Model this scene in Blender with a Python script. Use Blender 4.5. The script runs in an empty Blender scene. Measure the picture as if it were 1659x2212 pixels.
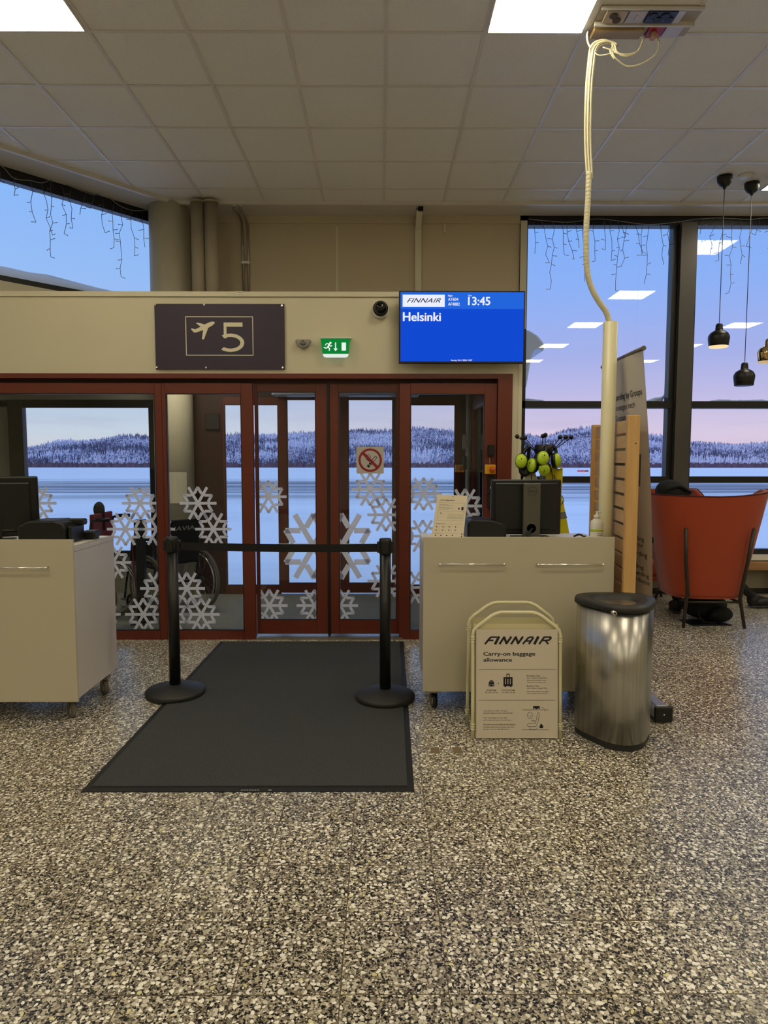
import bpy, bmesh, math, random
from mathutils import Vector, Matrix
random.seed(7)
S = bpy.context.scene
C = S.collection
pi = math.pi

# ------------------------------------------------------------------ camera
FPX, PITCH, YAW, ROLL, EYE = 1470.97, -0.077, -0.0049, 0.0006, 1.4705
def camrot():
    Rz = Matrix(((math.cos(YAW), math.sin(YAW), 0), (-math.sin(YAW), math.cos(YAW), 0), (0, 0, 1)))
    Rx = Matrix(((1, 0, 0), (0, math.cos(PITCH), math.sin(PITCH)), (0, -math.sin(PITCH), math.cos(PITCH))))
    A = Matrix(((1, 0, 0), (0, 0, -1), (0, 1, 0)))
    Rr = Matrix(((math.cos(ROLL), -math.sin(ROLL), 0), (math.sin(ROLL), math.cos(ROLL), 0), (0, 0, 1)))
    return Rr @ A @ Rx @ Rz
CR = camrot()
cd = bpy.data.cameras.new('camera'); cam = bpy.data.objects.new('camera', cd); C.objects.link(cam)
r0, r1, r2 = CR[0], -CR[1], -CR[2]
M4 = Matrix(((r0[0], r1[0], r2[0], 0), (r0[1], r1[1], r2[1], 0), (r0[2], r1[2], r2[2], EYE), (0, 0, 0, 1)))
cam.matrix_world = M4
cd.sensor_fit = 'HORIZONTAL'; cd.sensor_width = 36; cd.lens = FPX / 1659 * 36
cd.clip_start = 0.05; cd.clip_end = 4000
S.camera = cam

# ------------------------------------------------------------------ colour management
S.view_settings.view_transform = 'Standard'; S.view_settings.look = 'None'
S.view_settings.gamma = 1; S.view_settings.exposure = 0.0; S.view_settings.use_curve_mapping = False
PANEL_STRENGTH = 17.5
SKY_STRENGTH = 1.16

def lin(c):
    c = c / 255
    return c / 12.92 if c <= 0.04045 else ((c + 0.055) / 1.055) ** 2.4
def rgb(r, g, b): return (lin(r), lin(g), lin(b), 1)

# ------------------------------------------------------------------ world: dusk sky by elevation
w = bpy.data.worlds.new('world'); S.world = w; w.use_nodes = True
nt = w.node_tree; nt.nodes.clear()
def N(nt, t, **k):
    n = nt.nodes.new(t)
    for a, b in k.items(): setattr(n, a, b)
    return n
out = N(nt, 'ShaderNodeOutputWorld'); bg = N(nt, 'ShaderNodeBackground'); bg.inputs[1].default_value = SKY_STRENGTH
tc = N(nt, 'ShaderNodeTexCoord'); sx = N(nt, 'ShaderNodeSeparateXYZ'); nt.links.new(tc.outputs['Generated'], sx.inputs[0])
rp = N(nt, 'ShaderNodeValToRGB'); els = rp.color_ramp.elements
stops = [(0.0, (214, 190, 214)), (0.035, (213, 196, 222)), (0.085, (190, 184, 226)), (0.14, (163, 172, 228)), (0.22, (140, 172, 240)), (0.34, (118, 170, 246)), (0.6, (152, 184, 246)), (1.0, (180, 202, 250))]
els[0].position = 0; els[0].color = rgb(*stops[0][1]); els[1].position = 1; els[1].color = rgb(*stops[-1][1])
for p_, c_ in stops[1:-1]:
    e = els.new(p_); e.color = rgb(*c_)
nt.links.new(sx.outputs['Z'], rp.inputs[0])
rl = N(nt, 'ShaderNodeValToRGB'); el2 = rl.color_ramp.elements     # the paler sky towards the left
st2 = [(0.0, (222, 214, 222)), (0.04, (206, 214, 232)), (0.10, (180, 200, 232)), (0.22, (150, 185, 240)), (0.36, (132, 178, 246)), (0.6, (152, 184, 246)), (1.0, (180, 202, 250))]
el2[0].position = 0; el2[0].color = rgb(*st2[0][1]); el2[1].position = 1; el2[1].color = rgb(*st2[-1][1])
for p_, c_ in st2[1:-1]:
    e = el2.new(p_); e.color = rgb(*c_)
nt.links.new(sx.outputs['Z'], rl.inputs[0])
mr = N(nt, 'ShaderNodeMapRange'); mr.inputs[1].default_value = -0.3; mr.inputs[2].default_value = 0.22
nt.links.new(sx.outputs['X'], mr.inputs[0])
mxs = N(nt, 'ShaderNodeMix', data_type='RGBA')
nt.links.new(mr.outputs[0], mxs.inputs[0]); nt.links.new(rl.outputs[0], mxs.inputs[6]); nt.links.new(rp.outputs[0], mxs.inputs[7])
mp = N(nt, 'ShaderNodeMapping'); mp.inputs['Scale'].default_value = (2.0, 2.0, 22.0); nt.links.new(tc.outputs['Generated'], mp.inputs[0])
nz = N(nt, 'ShaderNodeTexNoise'); nz.inputs['Scale'].default_value = 2.2; nz.inputs['Detail'].default_value = 5; nt.links.new(mp.outputs[0], nz.inputs[0])
cr = N(nt, 'ShaderNodeMapRange'); cr.inputs[1].default_value = 0.52; cr.inputs[2].default_value = 0.72; cr.inputs[4].default_value = 0.4
nt.links.new(nz.outputs['Fac'], cr.inputs[0])
hz = N(nt, 'ShaderNodeMapRange'); hz.inputs[1].default_value = 0.13; hz.inputs[2].default_value = 0.03; nt.links.new(sx.outputs['Z'], hz.inputs[0])
ml = N(nt, 'ShaderNodeMath', operation='MULTIPLY'); nt.links.new(cr.outputs[0], ml.inputs[0]); nt.links.new(hz.outputs[0], ml.inputs[1])
mc = N(nt, 'ShaderNodeMix', data_type='RGBA'); mc.inputs[7].default_value = rgb(176, 172, 208)
nt.links.new(ml.outputs[0], mc.inputs[0]); nt.links.new(mxs.outputs[2], mc.inputs[6])
nt.links.new(mc.outputs[2], bg.inputs[0]); nt.links.new(bg.outputs[0], out.inputs[0])
# faint pink last sun over the hills
sd = bpy.data.lights.new('sun', 'SUN'); sd.energy = 0.55; sd.angle = 0.03; sd.color = (1, 0.62, 0.6)
so = bpy.data.objects.new('sun', sd); C.objects.link(so)
so.rotation_euler = Vector((0.5, 0.85, -0.12)).to_track_quat('-Z', 'Y').to_euler()

# ------------------------------------------------------------------ helpers
def ray(x, y):
    return CR.transposed() @ Vector(((x - 829.5) / FPX, (y - 1106) / FPX, 1))
def at(x, y, Y):
    d = ray(x, y); t = Y / d.y
    return Vector((0, 0, EYE)) + d * t
def diag(x, y, off=0.0):                       # a point on the slanting window wall
    P0 = Vector((-3.42, 6.09)) + Vector((-.757, .653)) * off
    n = Vector((-.757, .653)); d = ray(x, y)
    t = n.dot(P0) / n.dot(Vector((d.x, d.y)))
    return Vector((0, 0, EYE)) + d * t

WL = {}                                        # world location of every object, for parenting
def tag(o, label=None, cat=None, group=None, kind=None):
    if label: o['label'] = label
    if cat: o['category'] = cat
    if group: o['group'] = group
    if kind: o['kind'] = kind
    return o
def thing(name, label, cat, loc=(0, 0, 0), group=None, kind=None):
    o = bpy.data.objects.new(name, None); o.empty_display_size = 0.1; C.objects.link(o); o.location = loc
    WL[o] = Vector(loc); return tag(o, label, cat, group, kind)

class MB:
    def __init__(s): s.v = []; s.f = []; s.m = []; s.sm = []; s.mi = 0; s.smooth = False
    def add(s, vs, fs, smooth=None):
        b = len(s.v); s.v += [Vector(v) for v in vs]
        for f in fs:
            s.f.append([b + i for i in f]); s.m.append(s.mi); s.sm.append(s.smooth if smooth is None else smooth)
        return s
    def box(s, x0, x1, y0, y1, z0, z1, M=None, bev=0.0):
        x0, x1 = min(x0, x1), max(x0, x1); y0, y1 = min(y0, y1), max(y0, y1); z0, z1 = min(z0, z1), max(z0, z1)
        if bev > 0:
            b = min(bev, (x1 - x0) / 2.2, (y1 - y0) / 2.2, (z1 - z0) / 2.2)
            vs = []; ids = {}
            for ix, X in enumerate((x0, x1)):
                for iy, Y in enumerate((y0, y1)):
                    for iz, Z in enumerate((z0, z1)):
                        sx_, sy_, sz_ = (1 if ix == 0 else -1), (1 if iy == 0 else -1), (1 if iz == 0 else -1)
                        for ax in range(3):
                            p = [X + sx_ * b, Y + sy_ * b, Z + sz_ * b]; p[ax] = (X, Y, Z)[ax]
                            ids[(ix, iy, iz, ax)] = len(vs); vs.append(p)
            fs = []
            for ax in range(3):
                o1, o2 = [a for a in range(3) if a != ax]
                for side in (0, 1):
                    q = []
                    for a, c in ((0, 0), (1, 0), (1, 1), (0, 1)):
                        k = [0, 0, 0]; k[ax] = side; k[o1] = a; k[o2] = c
                        q.append(ids[(*k, ax)])
                    fs.append(q)
                for a in (0, 1):
                    for c in (0, 1):
                        k0 = [0, 0, 0]; k1 = [0, 0, 0]
                        k0[o1] = k1[o1] = a; k0[o2] = k1[o2] = c; k1[ax] = 1
                        fs.append([ids[(*k0, o1)], ids[(*k1, o1)], ids[(*k1, o2)], ids[(*k0, o2)]])
            for ix in (0, 1):
                for iy in (0, 1):
                    for iz in (0, 1): fs.append([ids[(ix, iy, iz, a)] for a in range(3)])
        else:
            vs = [(x, y, z) for x in (x0, x1) for y in (y0, y1) for z in (z0, z1)]
            fs = [(0, 1, 3, 2), (4, 6, 7, 5), (0, 4, 5, 1), (2, 3, 7, 6), (0, 2, 6, 4), (1, 5, 7, 3)]
        if M: vs = [M @ Vector(v) for v in vs]
        return s.add(vs, fs)
    def tube(s, pts, r, n=10, caps=True, closed=False):
        pts = [Vector(p) for p in pts]; k = len(pts)
        rs = r if isinstance(r, (list, tuple)) else [r] * k
        vs = []; fs = []; prev = None
        for i, p in enumerate(pts):
            if closed: t = pts[(i + 1) % k] - pts[i - 1]
            else: t = pts[min(i + 1, k - 1)] - pts[max(i - 1, 0)]
            if t.length < 1e-9: t = Vector((0, 0, 1))
            t.normalize()
            if prev is None:
                a = Vector((0, 0, 1)) if abs(t.z) < .9 else Vector((1, 0, 0))
                u = t.cross(a).normalized()
            else:
                u = prev - t * prev.dot(t)
                u = u.normalized() if u.length > 1e-6 else t.orthogonal().normalized()
            prev = u; v_ = t.cross(u)
            for j in range(n):
                a = 2 * pi * j / n; vs.append(p + (u * math.cos(a) + v_ * math.sin(a)) * rs[i])
        for i in range(k if closed else k - 1):
            for j in range(n):
                a, b = i * n + j, i * n + (j + 1) % n; c, d = ((i + 1) % k) * n + (j + 1) % n, ((i + 1) % k) * n + j
                fs.append((a, b, c, d))
        s.add(vs, fs, True)
        if caps and not closed:
            s.add(vs[:n], [list(range(n))[::-1]], False); s.add(vs[-n:], [list(range(n))], False)
        return s
    def lathe(s, prof, c=(0, 0, 0), n=32, M=None, smooth=True, sx=1, sy=1):
        vs = []; fs = []
        for r, z in prof:
            for j in range(n):
                a = 2 * pi * j / n; p = Vector((r * math.cos(a) * sx, r * math.sin(a) * sy, z))
                if M: p = M @ p
                vs.append(p + Vector(c))
        for i in range(len(prof) - 1):
            for j in range(n):
                a, b = i * n + j, i * n + (j + 1) % n
                fs.append((a, b, b + n, a + n))
        s.add(vs, fs, smooth)
        if prof[0][0] > 1e-5: s.add(vs[:n], [list(range(n))[::-1]], False)
        if prof[-1][0] > 1e-5: s.add(vs[-n:], [list(range(n))], False)
        return s
    def cyl(s, p0, p1, r, n=20): return s.tube([p0, p1], r, n)
    def ball(s, c, r, n=16, sc=(1, 1, 1), M=None):
        vs = []; fs = []; h = n // 2
        for i in range(h + 1):
            th = pi * i / h
            for j in range(n):
                a = 2 * pi * j / n
                p = Vector((math.sin(th) * math.cos(a) * sc[0], math.sin(th) * math.sin(a) * sc[1], math.cos(th) * sc[2])) * r
                if M: p = M @ p
                vs.append(p + Vector(c))
        for i in range(h):
            for j in range(n):
                a, b = i * n + j, i * n + (j + 1) % n
                fs.append((a, b, b + n, a + n))
        return s.add(vs, fs, True)
    def prism(s, poly, y0, y1, M=None):        # polygon given in (x, z), extruded along y
        n = len(poly)
        vs = [(x, y0, z) for x, z in poly] + [(x, y1, z) for x, z in poly]
        if M: vs = [M @ Vector(v) for v in vs]
        return s.add(vs, [list(range(n))[::-1], list(range(n, 2 * n))] + [(i, (i + 1) % n, n + (i + 1) % n, n + i) for i in range(n)])
    def prismz(s, poly, z0, z1, M=None, smooth=False, scale1=None, c=(0, 0)):       # polygon in (x, y), extruded up
        n = len(poly); k = scale1 or 1
        vs = [(x, y, z0) for x, y in poly] + [(c[0] + (x - c[0]) * k, c[1] + (y - c[1]) * k, z1) for x, y in poly]
        if M: vs = [M @ Vector(v) for v in vs]
        s.add(vs, [list(range(n))[::-1], list(range(n, 2 * n))], False)
        return s.add(vs, [(i, (i + 1) % n, n + (i + 1) % n, n + i) for i in range(n)], smooth)
    def xf(s, M): s.v = [M @ v for v in s.v]; return s
    def build(s, name, mats, parent=None, label=None, cat=None, group=None, kind=None, bevel=None, subsurf=0, base=None):
        me = bpy.data.meshes.new(name)
        off = WL[parent] if parent is not None else (Vector(base) if base else Vector((0, 0, 0)))
        me.from_pydata([tuple(v - off) for v in s.v], [], s.f)
        if not isinstance(mats, (list, tuple)): mats = [mats]
        for m in mats: me.materials.append(m)
        for i, p in enumerate(me.polygons):
            p.material_index = min(s.m[i], len(mats) - 1); p.use_smooth = s.sm[i]
        bm = bmesh.new(); bm.from_mesh(me); bmesh.ops.remove_doubles(bm, verts=bm.verts, dist=1e-6)
        bmesh.ops.recalc_face_normals(bm, faces=bm.faces); bm.to_mesh(me); bm.free()
        o = bpy.data.objects.new(name, me); C.objects.link(o)
        if parent is not None: o.parent = parent; WL[o] = WL[parent]
        else: o.location = off; WL[o] = off
        if bevel:
            b = o.modifiers.new('bevel', 'BEVEL'); b.width = bevel; b.segments = 2; b.limit_method = 'ANGLE'; b.angle_limit = 0.7
        if subsurf:
            b = o.modifiers.new('subdivision', 'SUBSURF'); b.levels = subsurf; b.render_levels = subsurf
        return tag(o, label, cat, group, kind)

def copy_tree(o, parent=None):
    c = o.copy(); C.objects.link(c); WL[c] = WL.get(o, Vector((0, 0, 0)))
    if parent is not None: c.parent = parent
    for ch in [x for x in C.objects if x.parent == o]: copy_tree(ch, c)
    return c
def catmull(pts, n=8):
    P = [Vector(p) for p in pts]; P = [P[0] * 2 - P[1]] + P + [P[-1] * 2 - P[-2]]; o = []
    for i in range(1, len(P) - 2):
        for k in range(n):
            t = k / n; a, b, c, d = P[i - 1], P[i], P[i + 1], P[i + 2]
            o.append(0.5 * ((2 * b) + (c - a) * t + (2 * a - 5 * b + 4 * c - d) * t * t + (3 * b - a - 3 * c + d) * t ** 3))
    return o + [P[-2]]

# text: flat letters in the x-z plane
_dg = None
def text_mb(mb, body, x, z, h, y, width=None, align='l', bold=0.0, shear=0.0, space=1.0, M=None, th=0.0008):
    cu = bpy.data.curves.new('t', 'FONT'); cu.body = body; cu.size = 1; cu.shear = shear
    cu.space_character = space; cu.extrude = 0; cu.resolution_u = 4
    ob = bpy.data.objects.new('t', cu); C.objects.link(ob)
    dg = bpy.context.evaluated_depsgraph_get(); me = ob.evaluated_get(dg).to_mesh()
    vs = [v.co.copy() for v in me.vertices]; fs = [list(p.vertices) for p in me.polygons]
    ob.evaluated_get(dg).to_mesh_clear()
    bpy.data.objects.remove(ob); bpy.data.curves.remove(cu)
    if not vs: return mb
    k = h / 0.69                                # cap height of the built-in font
    x0 = min(v.x for v in vs); x1 = max(v.x for v in vs)
    kx = k if width is None else width / max(x1 - x0, 1e-6)
    W = (x1 - x0) * kx
    ox = x - (W / 2 if align == 'c' else (W if align == 'r' else 0))
    P = [Vector((ox + (v.x - x0) * kx, y, z + v.y * k)) for v in vs]
    if M: P = [M @ p for p in P]
    mb.add(P, fs)
    if bold > 0.004:                            # heavier letters: the outline again, shifted a little
        for sx_, sz_ in ((1, 0), (-1, 0), (0, 1), (0, -1)):
            d = Vector((sx_ * bold * k * .75, -.00001 * (sx_ + 2 * sz_), sz_ * bold * k * .45))
            if M: d = M.to_3x3() @ d
            mb.add([p + d for p in P], fs)
    return mb

# ------------------------------------------------------------------ materials
def bsdf(name, col, rough=0.5, metal=0.0, var=0.06, vscale=8.0, bump=0.0, bscale=200.0, spec=0.5, aniso=None, coat=0.0, sheen=0.0, stretch=None):
    m = bpy.data.materials.new(name); m.use_nodes = True; nt = m.node_tree; b = nt.nodes['Principled BSDF']
    b.inputs['Roughness'].default_value = rough; b.inputs['Metallic'].default_value = metal
    b.inputs['Specular IOR Level'].default_value = spec; b.inputs['Coat Weight'].default_value = coat
    b.inputs['Sheen Weight'].default_value = sheen
    tc = N(nt, 'ShaderNodeTexCoord'); src = tc.outputs['Object']
    if stretch:
        mp = N(nt, 'ShaderNodeMapping'); mp.inputs['Scale'].default_value = stretch; nt.links.new(src, mp.inputs[0]); src = mp.outputs[0]
    nz = N(nt, 'ShaderNodeTexNoise'); nz.inputs['Scale'].default_value = vscale; nz.inputs['Detail'].default_value = 4
    nt.links.new(src, nz.inputs[0])
    c = col if len(col) == 4 else (*col, 1)
    mx = N(nt, 'ShaderNodeMix', data_type='RGBA')
    mx.inputs[6].default_value = tuple(max(0, k * (1 - var)) for k in c[:3]) + (1,)
    mx.inputs[7].default_value = tuple(min(1, k * (1 + var)) for k in c[:3]) + (1,)
    nt.links.new(nz.outputs['Fac'], mx.inputs[0]); nt.links.new(mx.outputs[2], b.inputs['Base Color'])
    if bump:
        n2 = N(nt, 'ShaderNodeTexNoise'); n2.inputs['Scale'].default_value = bscale; nt.links.new(src, n2.inputs[0])
        bp = N(nt, 'ShaderNodeBump'); bp.inputs['Strength'].default_value = bump; bp.inputs['Distance'].default_value = 0.002
        nt.links.new(n2.outputs['Fac'], bp.inputs['Height']); nt.links.new(bp.outputs[0], b.inputs['Normal'])
    return m
def emit(name, col, s):
    m = bpy.data.materials.new(name); m.use_nodes = True; nt = m.node_tree; nt.nodes.clear()
    o = N(nt, 'ShaderNodeOutputMaterial'); e = N(nt, 'ShaderNodeEmission'); e.inputs[0].default_value = col if len(col) == 4 else (*col, 1); e.inputs[1].default_value = s
    nt.links.new(e.outputs[0], o.inputs[0]); return m
def glass(name, tint=(0.97, 0.985, 0.98), ior=1.45, rough=0.0):
    m = bpy.data.materials.new(name); m.use_nodes = True; nt = m.node_tree; nt.nodes.clear()
    o = N(nt, 'ShaderNodeOutputMaterial'); t = N(nt, 'ShaderNodeBsdfTransparent'); t.inputs[0].default_value = (*tint, 1)
    g = N(nt, 'ShaderNodeBsdfGlossy'); g.inputs['Roughness'].default_value = rough; f = N(nt, 'ShaderNodeFresnel'); f.inputs[0].default_value = ior
    mx = N(nt, 'ShaderNodeMixShader'); nt.links.new(f.outputs[0], mx.inputs[0]); nt.links.new(t.outputs[0], mx.inputs[1]); nt.links.new(g.outputs[0], mx.inputs[2])
    nt.links.new(mx.outputs[0], o.inputs[0]); return m
def frosted(name, col):
    m = bpy.data.materials.new(name); m.use_nodes = True; nt = m.node_tree; nt.nodes.clear()
    o = N(nt, 'ShaderNodeOutputMaterial'); d = N(nt, 'ShaderNodeBsdfDiffuse'); d.inputs[0].default_value = col
    tr = N(nt, 'ShaderNodeBsdfTranslucent'); tr.inputs[0].default_value = col
    tp = N(nt, 'ShaderNodeBsdfTransparent'); a = N(nt, 'ShaderNodeMixShader'); a.inputs[0].default_value = 0.2
    nt.links.new(d.outputs[0], a.inputs[1]); nt.links.new(tr.outputs[0], a.inputs[2])
    b = N(nt, 'ShaderNodeMixShader'); b.inputs[0].default_value = 0.22; nt.links.new(a.outputs[0], b.inputs[1]); nt.links.new(tp.outputs[0], b.inputs[2])
    nt.links.new(b.outputs[0], o.inputs[0]); return m

def terrazzo():
    m = bpy.data.materials.new('terrazzo'); m.use_nodes = True; nt = m.node_tree; b = nt.nodes['Principled BSDF']; L = nt.links.new
    tc = N(nt, 'ShaderNodeTexCoord'); co = tc.outputs['Object']
    # tile index: 0.3 m tiles
    mp = N(nt, 'ShaderNodeMapping'); mp.inputs['Scale'].default_value = (1 / .3, 1 / .3, 1); mp.inputs['Location'].default_value = (1.3113 / .3 % 1, -2.668 / .3 % 1, 0)
    L(co, mp.inputs[0])
    fl = N(nt, 'ShaderNodeVectorMath', operation='FLOOR'); L(mp.outputs[0], fl.inputs[0])
    fr = N(nt, 'ShaderNodeVectorMath', operation='FRACTION'); L(mp.outputs[0], fr.inputs[0])
    wn = N(nt, 'ShaderNodeTexWhiteNoise', noise_dimensions='2D'); L(fl.outputs[0], wn.inputs['Vector'])
    # warp the coordinates, shift the pattern per tile
    nz = N(nt, 'ShaderNodeTexNoise'); nz.inputs['Scale'].default_value = 55; nz.inputs['Detail'].default_value = 2; L(co, nz.inputs[0])
    sc = N(nt, 'ShaderNodeVectorMath', operation='SCALE'); sc.inputs['Scale'].default_value = 0.018; L(nz.outputs['Color'], sc.inputs[0])
    ad = N(nt, 'ShaderNodeVectorMath', operation='ADD'); L(co, ad.inputs[0]); L(sc.outputs[0], ad.inputs[1])
    sh = N(nt, 'ShaderNodeVectorMath', operation='ADD'); L(ad.outputs[0], sh.inputs[0]); L(wn.outputs['Color'], sh.inputs[1])
    def layer(scale):
        v = N(nt, 'ShaderNodeTexVoronoi', voronoi_dimensions='2D'); v.inputs['Scale'].default_value = scale; L(sh.outputs[0], v.inputs['Vector'])
        e = N(nt, 'ShaderNodeTexVoronoi', voronoi_dimensions='2D', feature='DISTANCE_TO_EDGE'); e.inputs['Scale'].default_value = scale; L(sh.outputs[0], e.inputs['Vector'])
        s_ = N(nt, 'ShaderNodeSeparateColor'); L(v.outputs['Color'], s_.inputs[0])
        return s_, e
    def ramp(src, stops, interp='CONSTANT'):
        r = N(nt, 'ShaderNodeValToRGB'); r.color_ramp.interpolation = interp; e = r.color_ramp.elements
        e[0].position = stops[0][0]; e[0].color = rgb(*stops[0][1]); e[1].position = stops[1][0]; e[1].color = rgb(*stops[1][1])
        for p_, c_ in stops[2:]:
            q = e.new(p_); q.color = rgb(*c_)
        L(src, r.inputs[0]); return r
    s1, e1 = layer(66); s2, e2 = layer(190); s3, e3 = layer(112)
    v1 = N(nt, 'ShaderNodeTexVoronoi', voronoi_dimensions='2D'); v1.inputs['Scale'].default_value = 66; L(sh.outputs[0], v1.inputs['Vector'])
    v3 = N(nt, 'ShaderNodeTexVoronoi', voronoi_dimensions='2D'); v3.inputs['Scale'].default_value = 112; L(sh.outputs[0], v3.inputs['Vector'])
    big = ramp(s1.outputs[0], [(0, (238, 234, 220)), (0.3, (206, 200, 184)), (0.55, (246, 243, 232)), (0.8, (180, 172, 150)), (0.94, (214, 208, 156))])
    mid = ramp(s3.outputs[0], [(0, (16, 15, 16)), (0.58, (26, 25, 26)), (0.66, (196, 190, 172)), (0.75, (150, 143, 124))])
    small = ramp(s2.outputs[0], [(0, (34, 32, 30)), (0.20, (132, 124, 108)), (0.45, (206, 200, 184)), (0.7, (112, 104, 90)), (0.84, (168, 161, 144))])
    def mask(v, sp_c, lo, hi, pres_ch, pres):
        rr = N(nt, 'ShaderNodeMapRange'); rr.inputs[3].default_value = lo; rr.inputs[4].default_value = hi; L(sp_c.outputs[2], rr.inputs[0])
        lt = N(nt, 'ShaderNodeMath', operation='LESS_THAN'); L(v.outputs['Distance'], lt.inputs[0]); L(rr.outputs[0], lt.inputs[1])
        pr = N(nt, 'ShaderNodeMath', operation='LESS_THAN'); pr.inputs[1].default_value = pres; L(sp_c.outputs[pres_ch], pr.inputs[0])
        mm = N(nt, 'ShaderNodeMath', operation='MULTIPLY'); L(lt.outputs[0], mm.inputs[0]); L(pr.outputs[0], mm.inputs[1]); return mm
    ed2 = N(nt, 'ShaderNodeMath', operation='GREATER_THAN'); ed2.inputs[1].default_value = 0.07; L(e2.outputs['Distance'], ed2.inputs[0])
    m0 = N(nt, 'ShaderNodeMix', data_type='RGBA'); m0.inputs[6].default_value = rgb(112, 101, 82); L(ed2.outputs[0], m0.inputs[0]); L(small.outputs[0], m0.inputs[7])
    k3 = mask(v3, s3, .24, .58, 1, .72); k1 = mask(v1, s1, .18, .50, 1, .62)
    m4 = N(nt, 'ShaderNodeMix', data_type='RGBA'); L(k3.outputs[0], m4.inputs[0]); L(m0.outputs[2], m4.inputs[6]); L(mid.outputs[0], m4.inputs[7])
    m1 = N(nt, 'ShaderNodeMix', data_type='RGBA'); L(k1.outputs[0], m1.inputs[0]); L(m4.outputs[2], m1.inputs[6]); L(big.outputs[0], m1.inputs[7])
    # tile tone
    tone = N(nt, 'ShaderNodeMapRange'); tone.inputs[3].default_value = 1.0; tone.inputs[4].default_value = 1.28; L(wn.outputs['Value'], tone.inputs[0])
    m2 = N(nt, 'ShaderNodeVectorMath', operation='SCALE'); L(m1.outputs[2], m2.inputs[0]); L(tone.outputs[0], m2.inputs['Scale'])
    # joints
    sp = N(nt, 'ShaderNodeSeparateXYZ'); L(fr.outputs[0], sp.inputs[0])
    js = []
    for i in (0, 1):
        a = N(nt, 'ShaderNodeMath', operation='SUBTRACT'); L(sp.outputs[i], a.inputs[0]); a.inputs[1].default_value = 0.5
        c = N(nt, 'ShaderNodeMath', operation='ABSOLUTE'); L(a.outputs[0], c.inputs[0])
        d = N(nt, 'ShaderNodeMath', operation='GREATER_THAN'); d.inputs[1].default_value = 0.4945; L(c.outputs[0], d.inputs[0]); js.append(d)
    jm = N(nt, 'ShaderNodeMath', operation='MAXIMUM'); L(js[0].outputs[0], jm.inputs[0]); L(js[1].outputs[0], jm.inputs[1])
    m3 = N(nt, 'ShaderNodeMix', data_type='RGBA'); m3.inputs[7].default_value = rgb(92, 80, 60); L(jm.outputs[0], m3.inputs[0]); L(m2.outputs[0], m3.inputs[6])
    L(m3.outputs[2], b.inputs['Base Color'])
    b.inputs['Roughness'].default_value = 0.28; b.inputs['Specular IOR Level'].default_value = 0.42
    return m

def wood(name, c0, c1, axis=2, scale=3.0, rough=0.45):
    m = bpy.data.materials.new(name); m.use_nodes = True; nt = m.node_tree; b = nt.nodes['Principled BSDF']; L = nt.links.new
    tc = N(nt, 'ShaderNodeTexCoord'); mp = N(nt, 'ShaderNodeMapping'); s_ = [14.0, 14.0, 14.0]; s_[axis] = 1.0; mp.inputs['Scale'].default_value = s_
    L(tc.outputs['Object'], mp.inputs[0]); nz = N(nt, 'ShaderNodeTexNoise'); nz.inputs['Scale'].default_value = scale; nz.inputs['Detail'].default_value = 6; L(mp.outputs[0], nz.inputs[0])
    r = N(nt, 'ShaderNodeValToRGB'); r.color_ramp.elements[0].position = .3; r.color_ramp.elements[1].position = .7
    r.color_ramp.elements[0].color = rgb(*c0); r.color_ramp.elements[1].color = rgb(*c1); L(nz.outputs['Fac'], r.inputs[0]); L(r.outputs[0], b.inputs['Base Color'])
    b.inputs['Roughness'].default_value = rough; return m

M_floor = terrazzo()
M_wall = bsdf('wall_beige', rgb(213, 206, 178), .55, var=.03, vscale=3, bump=.08, bscale=400)
M_wall2 = bsdf('wall_panel', rgb(198, 184, 154), .6, var=.04, vscale=2, bump=.08, bscale=400)
M_trimw = bsdf('trim_beige', rgb(215, 208, 182), .5, var=.03)
M_tile = bsdf('ceiling_tile', rgb(240, 234, 228), .9, var=.2, vscale=160, bump=.5, bscale=350)
M_tbar = bsdf('ceiling_bar', rgb(222, 216, 208), .35, var=.03, spec=.7)
M_soffit = bsdf('soffit', rgb(205, 198, 186), .7, var=.03)
M_black = bsdf('window_black', rgb(20, 20, 24), .35, var=.1)
M_dgrey = bsdf('mullion_grey', rgb(72, 68, 64), .45, var=.06)
M_red = bsdf('frame_red', rgb(104, 43, 27), .38, var=.06, vscale=5)
M_glass = glass('glass'); M_glassd = glass('door_glass', (0.96, 0.98, 0.975), 1.45)
M_frost = frosted('frost_decal', rgb(236, 240, 255))
M_carpet = bsdf('carpet_grey', rgb(140, 138, 130), .95, var=.75, vscale=170, bump=.6, bscale=500)
M_mat = bsdf('mat_charcoal', rgb(60, 63, 64), .95, var=1.0, vscale=210, bump=.8, bscale=600)
M_matb = bsdf('mat_rubber', rgb(24, 24, 24), .6, var=.1)
M_snow = bsdf('snow', rgb(238, 242, 250), .8, var=.05, vscale=1.5, bump=.6, bscale=9)
M_blackp = bsdf('black_plastic', rgb(16, 16, 17), .42, var=.15, bump=.1, bscale=600)
M_blackm = bsdf('black_metal', rgb(18, 18, 18), .38, var=.1)
M_blackfab = bsdf('black_fabric', rgb(20, 20, 22), .85, var=.25, vscale=30, bump=.3, bscale=80)
M_lamb = bsdf('laminate_white', rgb(196, 188, 164), .42, var=.03, vscale=2)
M_lamt = bsdf('laminate_top', rgb(225, 222, 215), .4, var=.03)
M_lams = bsdf('laminate_side', rgb(206, 200, 196), .42, var=.05, vscale=3)
M_chrome = bsdf('chrome', (0.85, 0.84, 0.8), .18, 1.0, var=.04)
M_steel = bsdf('brushed_steel', (0.48, 0.465, 0.43), .30, 1.0, var=.4, vscale=2.2, stretch=(30, 30, .08), bump=.15, bscale=2.0)  # brushing, plus vertical reflection streaks put into the base colour
_b = M_steel.node_tree.nodes['Principled BSDF']; _b.inputs['Roughness'].default_value = .3
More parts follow.
